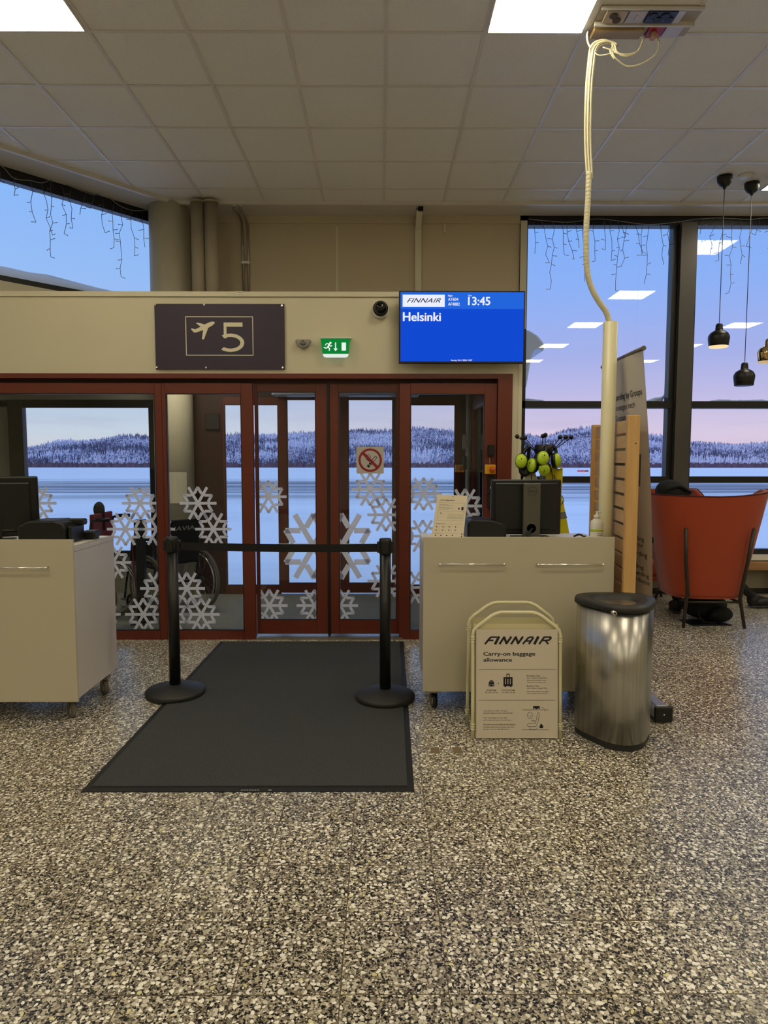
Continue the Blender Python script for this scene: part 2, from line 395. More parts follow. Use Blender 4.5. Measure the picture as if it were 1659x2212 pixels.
M_lid = bsdf('lid_black', rgb(38, 38, 38), .5, var=.15, vscale=60, bump=.25, bscale=400)
M_cream = bsdf('cream_enamel', rgb(226, 219, 180), .4, var=.03)
M_creamp = bsdf('cream_panel', rgb(214, 205, 160), .6, var=.05)
M_paper = bsdf('sign_white', rgb(214, 203, 184), .55, var=.02)
M_ink = bsdf('ink_navy', rgb(14, 12, 28), .5, var=.05)
M_line = bsdf('ink_line', rgb(120, 108, 84), .6, var=.05)
M_purple = bsdf('sign_purple', rgb(52, 42, 62), .42, var=.05)
M_signw = bsdf('sign_cream', rgb(232, 226, 196), .5, var=.02)
M_birch = wood('birch', (206, 160, 98), (222, 180, 118)); M_birchy = wood('birch_slat', (196, 158, 108), (212, 176, 126), axis=1)
M_woodx = wood('bench_wood', (150, 108, 68), (178, 134, 88), axis=0)
M_orange = bsdf('orange_wool', rgb(160, 62, 28), .95, var=.12, vscale=90, bump=.35, bscale=420, sheen=.25)
M_leg = bsdf('leg_bronze', rgb(58, 50, 42), .4, .3, var=.08)
M_lime = bsdf('lime_plastic', rgb(200, 232, 48), .28, var=.04, coat=.3)
M_hivis = bsdf('hivis_yellow', rgb(228, 218, 30), .7, var=.07, vscale=12, bump=.3, bscale=40)
M_creamfab = bsdf('pale_fabric', rgb(222, 218, 176), .8, var=.06, bump=.3, bscale=40)
M_reflect = bsdf('reflective_band', rgb(140, 142, 138), .4, .3, var=.05)
M_yel = bsdf('button_yellow', rgb(226, 170, 30), .4, var=.04); M_btn = bsdf('button_red', rgb(214, 92, 20), .35, var=.05)
M_whitep = bsdf('white_plastic', rgb(228, 226, 216), .4, var=.02)
M_greyp = bsdf('grey_plastic', rgb(150, 146, 138), .45, var=.05)
M_gold = bsdf('brass', (0.80, 0.58, 0.26), .12, 1.0, var=.05)
M_tubew = bsdf('cable_cream', rgb(226, 219, 184), .45, var=.04)
M_rubber = bsdf('tyre_grey', rgb(112, 106, 96), .75, var=.1)
M_grey = bsdf('grey_metal', rgb(110, 108, 104), .4, .4, var=.06)
M_stain = bsdf('galvanised', rgb(150, 144, 130), .3, .7, var=.06)
M_maroon = bsdf('maroon_fabric', rgb(128, 24, 44), .7, var=.08)
M_olive = bsdf('olive_plastic', rgb(150, 128, 60), .5, var=.05)
M_dark = bsdf('dark_void', rgb(26, 20, 18), .7, var=.1)
M_silver = bsdf('monitor_silver', rgb(92, 90, 82), .38, .3, var=.04)
E_led = emit('led_panel', (1.0, 0.85, 0.56), PANEL_STRENGTH)
E_led.node_tree.nodes['Emission'].inputs[0].default_value = (1.0, 0.885, 0.655, 1)

# ================================================================== OUTDOORS
def ground_z(y):
    if y < 90: return -0.25
    t = min(1, (y - 90) / 510); return -0.25 - 5.55 * t * t * (3 - 2 * t)
SN = bpy.data.materials.new('snow_field'); SN.use_nodes = True
def snowfield_mat(m):
    nt = m.node_tree; b = nt.nodes['Principled BSDF']; L = nt.links.new; b.inputs['Roughness'].default_value = .75
    tc = N(nt, 'ShaderNodeTexCoord'); sp = N(nt, 'ShaderNodeSeparateXYZ'); L(tc.outputs['Object'], sp.inputs[0])
    mp = N(nt, 'ShaderNodeMapping'); mp.inputs['Scale'].default_value = (.018, .35, 1); L(tc.outputs['Object'], mp.inputs[0])
    nz = N(nt, 'ShaderNodeTexNoise'); nz.inputs['Scale'].default_value = 1.0; nz.inputs['Detail'].default_value = 8; nz.inputs['Roughness'].default_value = .65; L(mp.outputs[0], nz.inputs[0])
    a = N(nt, 'ShaderNodeMapRange'); a.inputs[1].default_value = 27; a.inputs[2].default_value = 33; L(sp.outputs['Y'], a.inputs[0])
    c = N(nt, 'ShaderNodeMapRange'); c.inputs[1].default_value = 62; c.inputs[2].default_value = 50; L(sp.outputs['Y'], c.inputs[0])
    d = N(nt, 'ShaderNodeMath', operation='MULTIPLY'); L(a.outputs[0], d.inputs[0]); L(c.outputs[0], d.inputs[1])
    e = N(nt, 'ShaderNodeMapRange'); e.inputs[1].default_value = .36; e.inputs[2].default_value = .54; L(nz.outputs['Fac'], e.inputs[0])
    f = N(nt, 'ShaderNodeMath', operation='MULTIPLY'); L(d.outputs[0], f.inputs[0]); L(e.outputs[0], f.inputs[1])
    g = N(nt, 'ShaderNodeMapRange'); g.inputs[1].default_value = .5; g.inputs[2].default_value = .75; g.inputs[4].default_value = .22; L(nz.outputs['Fac'], g.inputs[0])
    h = N(nt, 'ShaderNodeMath', operation='MAXIMUM'); L(f.outputs[0], h.inputs[0]); L(g.outputs[0], h.inputs[1])
    mx = N(nt, 'ShaderNodeMix', data_type='RGBA'); mx.inputs[6].default_value = (.93, .95, .99, 1); mx.inputs[7].default_value = rgb(118, 122, 134); L(h.outputs[0], mx.inputs[0]); L(mx.outputs[2], b.inputs['Base Color'])
    n2 = N(nt, 'ShaderNodeTexNoise'); n2.inputs['Scale'].default_value = 2.2; n2.inputs['Detail'].default_value = 5; L(tc.outputs['Object'], n2.inputs[0])
    bp = N(nt, 'ShaderNodeBump'); bp.inputs['Strength'].default_value = .5; bp.inputs['Distance'].default_value = .06; L(n2.outputs['Fac'], bp.inputs['Height']); L(bp.outputs[0], b.inputs['Normal'])
snowfield_mat(SN)
ys = [7.5, 9, 11, 14, 18, 24, 32, 42, 55, 70, 90, 130, 180, 240, 310, 390, 470, 540, 600, 660]
xs = [-700, -420, -240, -130, -70, -35, -18, -8, 0, 8, 18, 35, 70, 130, 240, 420, 700, 900]
g = MB()
for y in ys:
    for x in xs: g.v.append(Vector((x, y, ground_z(y) + (0.10 * math.sin(x * .7 + y) if 9 < y < 60 else 0) * .3)))
n_ = len(xs)
for i in range(len(ys) - 1):
    for j in range(n_ - 1): g.f.append([i * n_ + j, i * n_ + j + 1, (i + 1) * n_ + j + 1, (i + 1) * n_ + j]); g.m.append(0); g.sm.append(True)
g.build('snow_field', SN, kind='structure')

ridge_px = [(-300, 975), (-60, 975), (55, 972), (160, 957), (330, 944), (485, 943), (600, 941), (735, 937), (800, 933), (900, 929), (985, 931), (1060, 944), (1140, 941), (1180, 948), (1240, 930), (1290, 928), (1340, 934), (1390, 940), (1440, 944), (1490, 958), (1560, 962), (1640, 962), (1720, 955), (2000, 950), (2300, 960)]
DR = 1250.0
def ridge(tanx):
    px = 836 + 1471 * tanx
    for (a, ya), (b, yb) in zip(ridge_px, ridge_px[1:]):
        if a <= px <= b:
            t = (px - a) / (b - a); t = t * t * (3 - 2 * t)
            y = ya + (yb - ya) * t; break
    else: y = ridge_px[0][1] if px < ridge_px[0][0] else ridge_px[-1][1]
    return EYE + (993 - y) / 1471 * DR + 1.5 * math.sin(px * .05)
def hill_z(x, y):
    t = max(0, min(1, (y - 600) / (DR - 600)))
    return -5.8 + (ridge(x / y) + 5.8) * (t ** 0.85)
hb = MB(); NX, NY = 150, 14
for i in range(NY + 1):
    y = 600 + (DR - 600) * i / NY
    for j in range(NX + 1):
        tx = -0.85 + 1.85 * j / NX
        hb.v.append(Vector((tx * y, y, hill_z(tx * y, y))))
for i in range(NY):
    for j in range(NX): hb.f.append([i * (NX + 1) + j, i * (NX + 1) + j + 1, (i + 1) * (NX + 1) + j + 1, (i + 1) * (NX + 1) + j]); hb.m.append(0); hb.sm.append(True)
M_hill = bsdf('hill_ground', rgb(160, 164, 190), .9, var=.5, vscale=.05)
hb.build('hills', M_hill, kind='structure')

def tree_mat():
    m = bpy.data.materials.new('snowy_spruce'); m.use_nodes = True; nt = m.node_tree; b = nt.nodes['Principled BSDF']; L = nt.links.new; b.inputs['Roughness'].default_value = .9
    tc = N(nt, 'ShaderNodeTexCoord'); nz = N(nt, 'ShaderNodeTexNoise'); nz.inputs['Scale'].default_value = .55; nz.inputs['Detail'].default_value = 3; L(tc.outputs['Object'], nz.inputs[0])
    n2 = N(nt, 'ShaderNodeTexNoise'); n2.inputs['Scale'].default_value = .012; L(tc.outputs['Object'], n2.inputs[0])
    ad = N(nt, 'ShaderNodeMath', operation='ADD'); L(nz.outputs['Fac'], ad.inputs[0]); L(n2.outputs['Fac'], ad.inputs[1])
    r = N(nt, 'ShaderNodeValToRGB'); e = r.color_ramp.elements; r.color_ramp.interpolation = 'LINEAR'
    mr = N(nt, 'ShaderNodeMapRange'); mr.inputs[1].default_value = .72; mr.inputs[2].default_value = 1.28; L(ad.outputs[0], mr.inputs[0])
    e[0].position = .3; e[0].color = rgb(78, 82, 110); e[1].position = .64; e[1].color = rgb(228, 230, 244)  # dark tone lightened and blued: distance haze put into the tree colour
    q = e.new(.45); q.color = rgb(136, 140, 172)
    L(mr.outputs[0], r.inputs[0]); L(r.outputs[0], b.inputs['Base Color'])
    return m
M_tree = tree_mat(); M_shrub = bsdf('bare_shrub', rgb(96, 74, 92), .95, var=.4, vscale=.6)
rt = random.Random(3)
def cone(mb, x, y, z, r, h, n=5, a0=0.0):
    b = len(mb.v)
    for j in range(n):
        a = a0 + 2 * pi * j / n; mb.v.append(Vector((x + r * math.cos(a), y + r * math.sin(a), z)))
    mb.v.append(Vector((x, y, z + h)))
    for j in range(n): mb.f.append([b + j, b + (j + 1) % n, b + n]); mb.m.append(mb.mi); mb.sm.append(False)
forest = MB()
for k in range(24000):
    u = rt.random(); y = 612 + (DR - 612) * u ** 1.1; tx = -0.72 + 1.5 * rt.random()
    x = tx * y; z = hill_z(x, y) - .5; h = rt.uniform(5, 9.5) * (1 if y < 1000 else .8)
    if rt.random() < .04: h *= 1.35
    a = rt.random() * 6
    cone(forest, x, y, z + h * .08, h * .17, h * .6, 5, a); cone(forest, x, y, z + h * .42, h * .11, h * .58, 5, a + .5)
forest.build('snowy_forest', M_tree, label='snow-dusted spruce forest covering the far hills beyond the airfield', cat='forest', kind='stuff')
sh = MB()
for k in range(2600):
    tx = -0.72 + 1.5 * rt.random(); y = rt.uniform(596, 618); x = tx * y; h = rt.uniform(3.0, 5.6)
    cone(sh, x, y, ground_z(y) - .3, h * .75, h, 5, rt.random() * 6)
sh.build('bare_thicket', M_shrub, label='low purple-brown thicket along the edge of the snowfield', cat='bushes', kind='stuff')
# runway sign board in the snow
sp_ = at(1259, 1019, 95)
rs = thing('taxiway_sign', 'small red and black airfield sign board standing in the snow', 'sign', (sp_.x, 95, sp_.z - .3))
MB().box(sp_.x - .75, sp_.x + .4, 94.95, 95.05, sp_.z - .18, sp_.z + .2).build('red_panel', bsdf('sign_red', rgb(222, 70, 84), .5), rs)
MB().box(sp_.x + .4, sp_.x + .75, 94.95, 95.05, sp_.z - .18, sp_.z + .2).build('black_panel', M_blackp, rs)
tm = MB(); text_mb(tm, '04-22', sp_.x - .66, sp_.z - .1, .2, 94.93, width=.95, bold=.02); text_mb(tm, 'B', sp_.x + .5, sp_.z - .1, .2, 94.93, bold=.02)
tm.build('lettering', bsdf('sign_pink', rgb(250, 200, 205), .5), rs)
for a_ in (-.6, .5): MB().box(sp_.x + a_, sp_.x + a_ + .06, 95, 95.05, ground_z(95), sp_.z - .17).build('post', M_grey, rs)
# lattice mast far out
mt = at(1431, 1000, 560); mh = at(1431, 893, 560)
mm = MB()
for dx in (-.7, .7): mm.tube([(mt.x + dx, 560, -7), (mt.x, 560, mh.z)], .16, 4)
for k in range(12):
    z = -6 + (mh.z + 4) * k / 12; f_ = 1 - k / 12
    mm.tube([(mt.x - .7 * f_, 560, z), (mt.x + .7 * f_, 560, z + 2)], .1, 4)
mm.build('lattice_mast', bsdf('mast_grey', rgb(120, 112, 135), .7), label='thin lattice mast rising from the forest beyond the first right window pane', cat='mast', base=(mt.x, 560, -6))

# ================================================================== ROOM SHELL
XR, YB, XL = 9.6, -9.0, -8.6
Dp = Vector((-3.42, 6.09, 0)); Du = Vector((.653, .757, 0)).normalized(); Dn = Vector((-.757, .653, 0)).normalized()
MD = Matrix(((Du.x, Dn.x, 0, Dp.x), (Du.y, Dn.y, 0, Dp.y), (0, 0, 1, 0), (0, 0, 0, 1)))   # local: x along the wall, y outwards
CH = 4.0573; YW = 7.42; YE = 7.08
MB().add([(XL - .2, YB - .2, 0), (XR + .2, YB - .2, 0), (XR + .2, YW, 0), (XL - .2, YW, 0)], [(0, 1, 2, 3)]).box(XL - .2, XR + .2, YB - .2, YW, -.2, -.01).build('floor', M_floor, kind='structure')
# ceiling tiles, clipped by the slanting edge
t_end = (YE + .3 - (Dp.y - Dn.y * .37)) / Du.y
Ea = Dp - Dn * .37; Eb = Ea + Du * ((YE - Ea.y) / Du.y); t_l = (XL - Ea.x) / Du.x; Ec = Ea + Du * t_l
cp = [(Eb.x, YE), (XR, YE), (XR, YB), (XL, YB), (XL, Ec.y)]
MB().prismz(cp, CH, CH + .06).build('ceiling', M_tile, kind='structure')
tb = MB()
def clip_diag(y):            # smallest x inside the room at depth y
    return Ea.x + Du.x * (y - Ea.y) / Du.y if y > Ec.y else XL
k = -15
for k in range(-14, 17):
    x = .0312 + .6 * k
    if not XL < x < XR: continue
    yend = YE if x > Eb.x else Ea.y + Du.y * (x - Ea.x) / Du.x
    tb.box(x - .012, x + .012, YB, yend, CH - .006, CH + .01)
for k in range(-22, 5):
    y = 4.3444 + .6 * k
    if not YB < y < YE: continue
    tb.box(clip_diag(y), XR, y - .012, y + .012, CH - .0055, CH + .01)
tb.build('trim_1', M_tbar, kind='structure')
# soffit strips beyond the tile edge
MB().box(Eb.x - .3, XR, YE + .012, YW + .1, CH - .02, CH + .06).build('trim_2', M_soffit, kind='structure')
L1 = (Eb - Ea).length
MB().box(-9, L1 + .12, -.36, .1, CH - .022, CH + .058, MD).build('trim_3', M_soffit, kind='structure')
MB().box(Eb.x, XR, YE - .02, YE + .012, CH - .03, CH + .01).build('trim_4', M_tbar, kind='structure')
MB().box(-9, L1, -.385, -.355, CH - .032, CH + .01, MD).build('trim_5', M_tbar, kind='structure')
# walls behind and beside the camera
MB().box(XL, XR, YB - .15, YB, 0, CH).build('wall_rear', M_wall, kind='structure')
MB().box(XR, XR + .15, YB, YW, 0, CH).build('wall_right', M_wall, kind='structure')
yl = Dp.y + Du.y * (XL - Dp.x) / Du.x
MB().box(XL - .15, XL, YB, yl, 0, CH).build('wall_left', M_wall, kind='structure')
# back wall over the vestibule
XW0 = -2.32
MB().box(XW0, 1.475, YW, YW + .15, 2.86, CH).build('wall_back', M_wall2, kind='structure')
tr = MB()
for px_ in (728,): 
    X = at(px_, 550, YW).x; tr.box(X - .012, X + .012, YW - .006, YW, 2.86, 3.93)
X = at(1130, 550, YW).x; tr.box(X - .035, X + .035, YW - .03, YW, 2.86, 3.985)
tr.build('trim_6', M_trimw, kind='structure')
MB().box(XW0, 1.475, YW - .02, YW, 3.955, CH - .02).build('trim_7', M_wall2, kind='structure')

# slanting window wall: dark frame with one wide pane
f = MB(); sL = -6.9; sR = (Vector((-2.31, 7.376, 0)) - Dp).dot(Du)
f.box(sL, sR, 0, .09, 3.925, CH, MD).box(sR - .045, sR, 0, .09, 3.0, 3.925, MD).box(sL, sR, 0, .09, 3.045, 3.092, MD)
for q in (-2.2, -4.6): f.box(q - .05, q + .05, 0, .09, 3.09, 3.93, MD)
wd = f.build('window_1', M_black, kind='structure')
MB().box(sL, sR - .04, .03, .042, 3.09, 3.93, MD).build('pane', M_glass, wd)
MB().box(sL, sR + .02, 0, .15, 2.745, 3.045, MD).box(sL, -1.15, 0, .15, 0, 2.745, MD).build('wall_slanting', M_trimw, kind='structure')

# right window wall
XW = at(1133, 520, YW).x
def winwall():
    fr = MB(); z0, z1 = .434, CH - .02
    zt = [.434, .49, 1.218, 1.288, 2.024, 2.098, 3.941, CH - .02]
    fr.box(1.475, 1.558, YW - .02, YW + .10, z0, z1)
    fr.box(1.475, XR, YW - .02, YW + .10, 3.941, z1)
    fr.box(1.5, XR, YW - .005, YW + .09, .434, .49).box(1.5, XR, YW - .02, YW + .09, 1.218, 1.288).box(.99, XR, YW - .02, YW + .09, 2.024, 2.10)
    mull = MB(); xs_ = []
    x = 3.165
    while x < XR:
        fr.box(x - .06, x, YW - .005, YW + .1, z0, 3.95); fr.box(x + .16, x + .2, YW - .005, YW + .1, z0, 3.95)
        mull.box(x, x + .162, YW - .07, YW + .1, .3, 3.96)
        x += 1.85
    o = fr.build('window_2', M_black, kind='structure')
    mull.build('mullion', M_dgrey, o)
    MB().box(.99, XR, YW + .045, YW + .055, .45, 3.96).build('pane', M_glass, o)
    return o
winwall()
MB().box(1.475, XR, YW - .12, YW + .1, .382, .434).build('trim_8', M_whitep, kind='structure')
MB().box(1.2, XR, YW - .02, YW + .12, 0, .382).build('wall_window_plinth', bsdf('plinth', rgb(150, 142, 122), .6), kind='structure')
MB().box(1.2, XR, YW - .04, YW - .02, 0, .06).build('baseboard_back', M_dark, kind='structure')
bn = thing('window_bench', 'long wooden bench ledge running under the right-hand windows', 'bench', (5, 7.2, 0))
MB().box(1.75, XR - .05, 7.22, 7.38, .285, .372, bev=.004).build('seat', M_woodx, bn)
for x in (2.1, 4.3, 6.5, 8.7): MB().box(x - .03, x + .03, 7.25, 7.35, 0, .285).build('bracket', M_blackm, bn)
# snow lumps outside the transoms and cornice off the vestibule roof
def lump(name, pts, r, mat, label, cat, base, sq=.7, seed=1):
    rr = random.Random(seed); m = MB()
    for (x, y, z) in pts:
        q = r * rr.uniform(.6, 1.25); m.ball((x, y, z), q, 10, (1.5, .8, sq))
    return m.build(name, mat, label=label, cat=cat, base=base)
a = at(1560, 866, YW + .16); b = at(1659, 866, YW + .16)
lump('snow_ridge', [(a.x - .1 + .075 * i, YW + .16, 2.11) for i in range(14)], .045, M_snow, 'low ridge of snow resting outside on the transom of the second right pane', 'snow', (4, YW + .16, 2.1), .5)
a = at(1428, 862, YW + .16)
lump('snow_ridge', [(a.x - .09 + .045 * i, YW + .16, 2.11 + .018 * i) for i in range(5)], .04, M_snow, 'small snow heap outside in the lower right corner of the first right pane', 'snow', (3, YW + .16, 2.1), .6, 2)
a = at(1142, 862, YW + .16)
lump('snow_ridge', [(a.x - .02 + .045 * i, YW + .16, 2.12 - .006 * i) for i in range(4)], .04, M_snow, 'tiny snow heap outside in the lower left corner of the first right pane', 'snow', (1.5, YW + .16, 2.1), .6, 5)
cz = [at(x, y, 7.9) for x, y in [(1118, 712), (1140, 720), (1156, 730), (1167, 744), (1170, 756), (1167, 764), (1158, 756), (1148, 762), (1141, 780), (1137, 806), (1131, 842), (1124, 838), (1121, 790)]]
MB().prism([(p.x, p.z) for p in cz], 7.75, 8.5).build('snow_cornice', M_snow, label='hooked snow cornice hanging outside behind the top left of the right windows', cat='snow', base=(cz[0].x, 8, 2.6), bevel=.03)

# ================================================================== VESTIBULE
YF = 5.48; XV0, XV1 = -4.25, 1.126
def fx(px, y=1100): return at(px, y, YF).x
MB().box(XV0, XV1, YF, YF + .10, 2.147, 2.745, bev=.003).build('wall_vestibule', M_wall, kind='structure')
MB().box(XV0, XV1 + .004, YF - .012, YF + .11, 2.745, 2.785, bev=.003).build('trim_9', M_trimw, kind='structure')
e = MB().box(1.046, XV1, YF, YF + .10, 0, 2.147).box(XV1 - .03, XV1, YF - .004, YF + .1, 0, 2.745)
e.box(XV1 - .04, XV1, YF + .1, YW, 2.13, 2.785)
e.build('trim_10', M_trimw, kind='structure')
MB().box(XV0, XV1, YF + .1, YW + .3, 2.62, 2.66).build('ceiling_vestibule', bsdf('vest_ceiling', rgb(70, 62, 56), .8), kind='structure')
MB().box(XV0 - .3, XV1, YF + .1, YW + .35, 2.70, 2.74).build('roof_vestibule', M_soffit, kind='structure')
# red portal frame
pf = MB(); pf.box(XV0, 1.046, YF - .03, YF + .10, 2.109, 2.147).box(.931, 1.046, YF - .03, YF + .10, 0, 2.109).box(XV0, XV0 + .1, YF - .03, YF + .1, 0, 2.109)
pf.build('trim_11', M_red, kind='structure')
MB().box(XV0, .931, YF + .055, YF + .10, 2.075, 2.109).build('trim_12', bsdf('dark_red', rgb(60, 22, 14), .5), kind='structure')
MB().box(-1.02, .18, YF - .01, YF + .11, 0, .018).build('trim_13', M_stain, kind='structure')

def framed(name, x0, x1, z0, z1, gx0, gx1, gz0, gz1, y0, y1, gy, mat=M_red, mg=None, decals=()):
    m = MB(); m.box(x0, gx0, y0, y1, z0, z1, bev=.003).box(gx1, x1, y0, y1, z0, z1, bev=.003).box(gx0, gx1, y0, y1, gz1, z1).box(gx0, gx1, y0, y1, z0, gz0)
    o = m.build(name, mat, kind='structure')
    MB().box(gx0 + .0, gx1 - .0, gy, gy + .008, gz0, gz1).build('pane', mg or M_glassd, o)
    gk = MB(); t = .006
    gk.box(gx0, gx0 + t, y0 + .004, gy, gz0, gz1).box(gx1 - t, gx1, y0 + .004, gy, gz0, gz1).box(gx0, gx1, y0 + .004, gy, gz1 - t, gz1).box(gx0, gx1, y0 + .004, gy, gz0, gz0 + t)
    gk.build('gasket', M_blackp, o)
    for (px, py, R) in decals:
        c = at(px, py, gy); Rm = R / 1471 * (gy + .05)
        s_ = snowflake(c.x, c.z, Rm, gy - .003, gx0 + t, gx1 - t)
        if s_ is not None: s_.build('snowflake_sticker', M_frost, o)
    return o
def clip_poly(P, x0, x1):
    for side, lim in ((1, x0), (-1, x1)):
        Q = []
        for i in range(len(P)):
            a, b = P[i - 1], P[i]; ia, ib = side * (a[0] - lim) >= 0, side * (b[0] - lim) >= 0
            if ia != ib:
                t = (lim - a[0]) / (b[0] - a[0]); Q.append((lim, a[1] + t * (b[1] - a[1])))
            if ib: Q.append(b)
        P = Q
        if len(P) < 3: return None
    return P
def snowflake(cx, cz, R, y, x0, x1):
    w_ = R * .075; m = MB(); segs = []
    for k in range(6):
        a = k * pi / 3; segs.append(((w_ * 1.73 * math.cos(a), w_ * 1.73 * math.sin(a)), (R * math.cos(a), R * math.sin(a))))
        pk = (R * .5 * math.cos(a), R * .5 * math.sin(a))
        for s_ in (-1, 1):
            ta = a + s_ * pi / 6; pb_ = a + s_ * pi / 3; segs.append(((pk[0] + w_ * 1.3 * math.cos(pb_), pk[1] + w_ * 1.3 * math.sin(pb_)), (R * .86 * math.cos(ta), R * .86 * math.sin(ta))))
    P = clip_poly([(cx + 2 * w_ * math.cos(pi / 6 + k * pi / 3), cz + 2 * w_ * math.sin(pi / 6 + k * pi / 3)) for k in range(6)], x0, x1)
    if P: m.prism(P, y - .0004, y)
    for i, (p, q) in enumerate(segs):
        dx, dz = q[0] - p[0], q[1] - p[1]; l = math.hypot(dx, dz); ux, uz = dx / l, dz / l; nx, nz = -uz * w_, ux * w_
        e_ = w_ * .35 if i % 3 else 0
        quad = [(cx + p[0] + nx, cz + p[1] + nz), (cx + p[0] - nx, cz + p[1] - nz), (cx + q[0] - nx + ux * e_, cz + q[1] - nz + uz * e_), (cx + q[0] + nx + ux * e_, cz + q[1] + nz + uz * e_)]
        P = clip_poly(quad, x0, x1)
        if P: m.prism(P, y - .0004, y)
    return m if m.v else None

GT = 1.993
framed('window_3', XV0 + .1, fx(345) + .035, 0, 2.075, XV0 + .18, -1.801, .076, GT, YF + .0, YF + .055, YF + .03,
       decals=[(83, 1087, 39), (303, 1087, 39), (271, 1143, 39.5), (339, 1143, 39), (342, 1271, 39), (310, 1327, 39.5), (222, 1327, 39), (245, 1215, 39)])
framed('window_4', fx(345) + .036, -1.022, 0, 2.075, -1.713, -1.114, .076, GT, YF + .0, YF + .055, YF + .03,
       decals=[(339, 1143, 39), (428, 1087, 39.5), (461, 1143, 39), (404, 1271, 39), (435, 1327, 39.5), (372, 1327, 39)])
framed('window_5', .150, .929, 0, 2.075, .238, .829, .076, GT, YF + .0, YF + .055, YF + .03,
       decals=[(915, 1067, 39), (913, 1158, 39), (887, 1269, 39), (1004, 1093, 41)])
dl = framed('door_1', -1.018, -.432, .035, 2.085, -.996, -.525, .149, 2.012, YF + .058, YF + .10, YF + .08,
       decals=[(580, 1073, 39), (677.5, 1180, 79), (582, 1308, 39.5), (679.5, 1308, 39)])
dr = framed('door_2', -.414, .155, .035, 2.085, -.340, .131, .149, 2.012, YF + .058, YF + .10, YF + .08,
       decals=[(737.5, 1180, 79), (735, 1308, 39), (800, 1057, 40), (833.7, 1112, 40), (833.7, 1255, 40)])
MB().box(-.433, -.413, YF + .05, YF + .10, .02, 2.085).build('rubber_seal', M_blackp, dl)
# vestibule interior
MB().box(XV0, XV1 - .04, YF + .11, 7.36, .001, .006).build('floor_vestibule', M_carpet, kind='structure')
YV = 7.35
vb = MB()
vb.box(-2.03, XV1, YV, YV + .1, 2.13, 2.62).box(-2.03, -1.69, YV + .0, YV + .1, 0, 2.13)
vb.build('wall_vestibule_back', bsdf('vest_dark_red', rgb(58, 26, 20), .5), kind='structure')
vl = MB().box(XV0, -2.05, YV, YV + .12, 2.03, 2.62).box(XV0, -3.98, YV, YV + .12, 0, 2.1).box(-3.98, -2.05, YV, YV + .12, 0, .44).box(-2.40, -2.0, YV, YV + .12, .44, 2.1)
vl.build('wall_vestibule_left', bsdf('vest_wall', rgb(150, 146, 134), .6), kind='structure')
MB().box(XV0 - .1, XV0, YF, YV + .1, 0, 2.7).build('wall_vestibule_end', M_wall, kind='structure')
framed('window_6', -3.96, -2.38, .42, 2.10, -3.811, -2.462, .479, 2.022, YV - .05, YV + .05, YV, M_black, M_glass)
framed('window_7', -1.69, -1.085, 0, 2.13, -1.669, -1.10, .103, 2.054, YV - .01, YV + .04, YV + .01, M_red)
o_ = framed('door_3', -1.085, -.435, .03, 2.15, -.996, -.525, .134, 2.104, YV - .06, YV - .015, YV - .035, M_red)
o_ = framed('door_4', -.433, .216, .03, 2.15, -.345, .127, .134, 2.104, YV - .06, YV - .015, YV - .035, M_red)
framed('window_8', .216, .86, 0, 2.13, .235, .796, .103, 2.054, YV - .01, YV + .04, YV + .01, M_red)
MB().box(.86, .975, YV - .02, YV + .07, 0, 2.13).build('trim_14', bsdf('dark_jamb', rgb(58, 38, 34), .5), kind='structure')
# glazed right side of the vestibule
sd_ = MB(); xs0 = .955
sd_.box(xs0, xs0 + .05, 6.0, 6.08, 0, 2.13).box(xs0, xs0 + .05, 7.16, 7.24, 0, 2.13).box(xs0, xs0 + .05, 5.62, 7.24, 0, .12).box(xs0, xs0 + .05, 5.62, 7.24, 1.98, 2.62).box(xs0, xs0 + .05, 5.6, 5.68, 0, 2.13)
so_ = sd_.build('window_9', M_red, kind='structure')
MB().box(xs0 + .02, xs0 + .028, 5.66, 7.2, .1, 2.0).build('pane', M_glassd, so_)
dp_ = thing('door_operator', 'pale grey sliding door operator box over the outer doors', 'door operator', (-.4, 7.15, 2.14))
MB().box(-1.12, .40, 7.06, 7.28, 2.125, 2.21, bev=.01).build('housing', bsdf('operator', rgb(176, 184, 200), .4), dp_)
MB().box(-1.10, .38, 7.055, 7.062, 2.155, 2.160).build('seam', M_greyp, dp_)
vlt = thing('ceiling_light', 'small ceiling light panel inside the vestibule', 'ceiling light', (-1.9, 6.4, 2.6))
MB().box(-2.15, -1.65, 6.15, 6.65, 2.598, 2.612).build('diffuser', emit('led_vest', (1, .9, .72, 1), 15.0), vlt)
MB().box(-2.17, -1.63, 6.13, 6.67, 2.605, 2.619).build('frame', M_tbar, vlt)
ps = thing('pipe_stand', 'slim grey standpipe inside the vestibule beside the outer door jamb', 'pipe', (.87, 7.2, 0))
pm = MB(); pq = at(1010, 1000, 7.22); pm.cyl((pq.x, 7.22, .0), (pq.x, 7.22, 2.6), .022, 14); pm.build('pipe', bsdf('pipe_lgrey', rgb(176, 178, 184), .35), ps)
for i_, (yy, hh) in enumerate(((955, .14),)):
    q_ = at(1003, yy, 7.18); MB().box(q_.x - .02, q_.x + .02, 7.16, 7.2, q_.z - .08, q_.z + .08, bev=.01).build('bracket', M_greyp, ps)
q_ = at(1003, 1000, 7.17); MB().box(q_.x - .015, q_.x + .025, 7.15, 7.2, q_.z - .07, q_.z + .07, bev=.006).build('switch_box', M_blackp, ps)
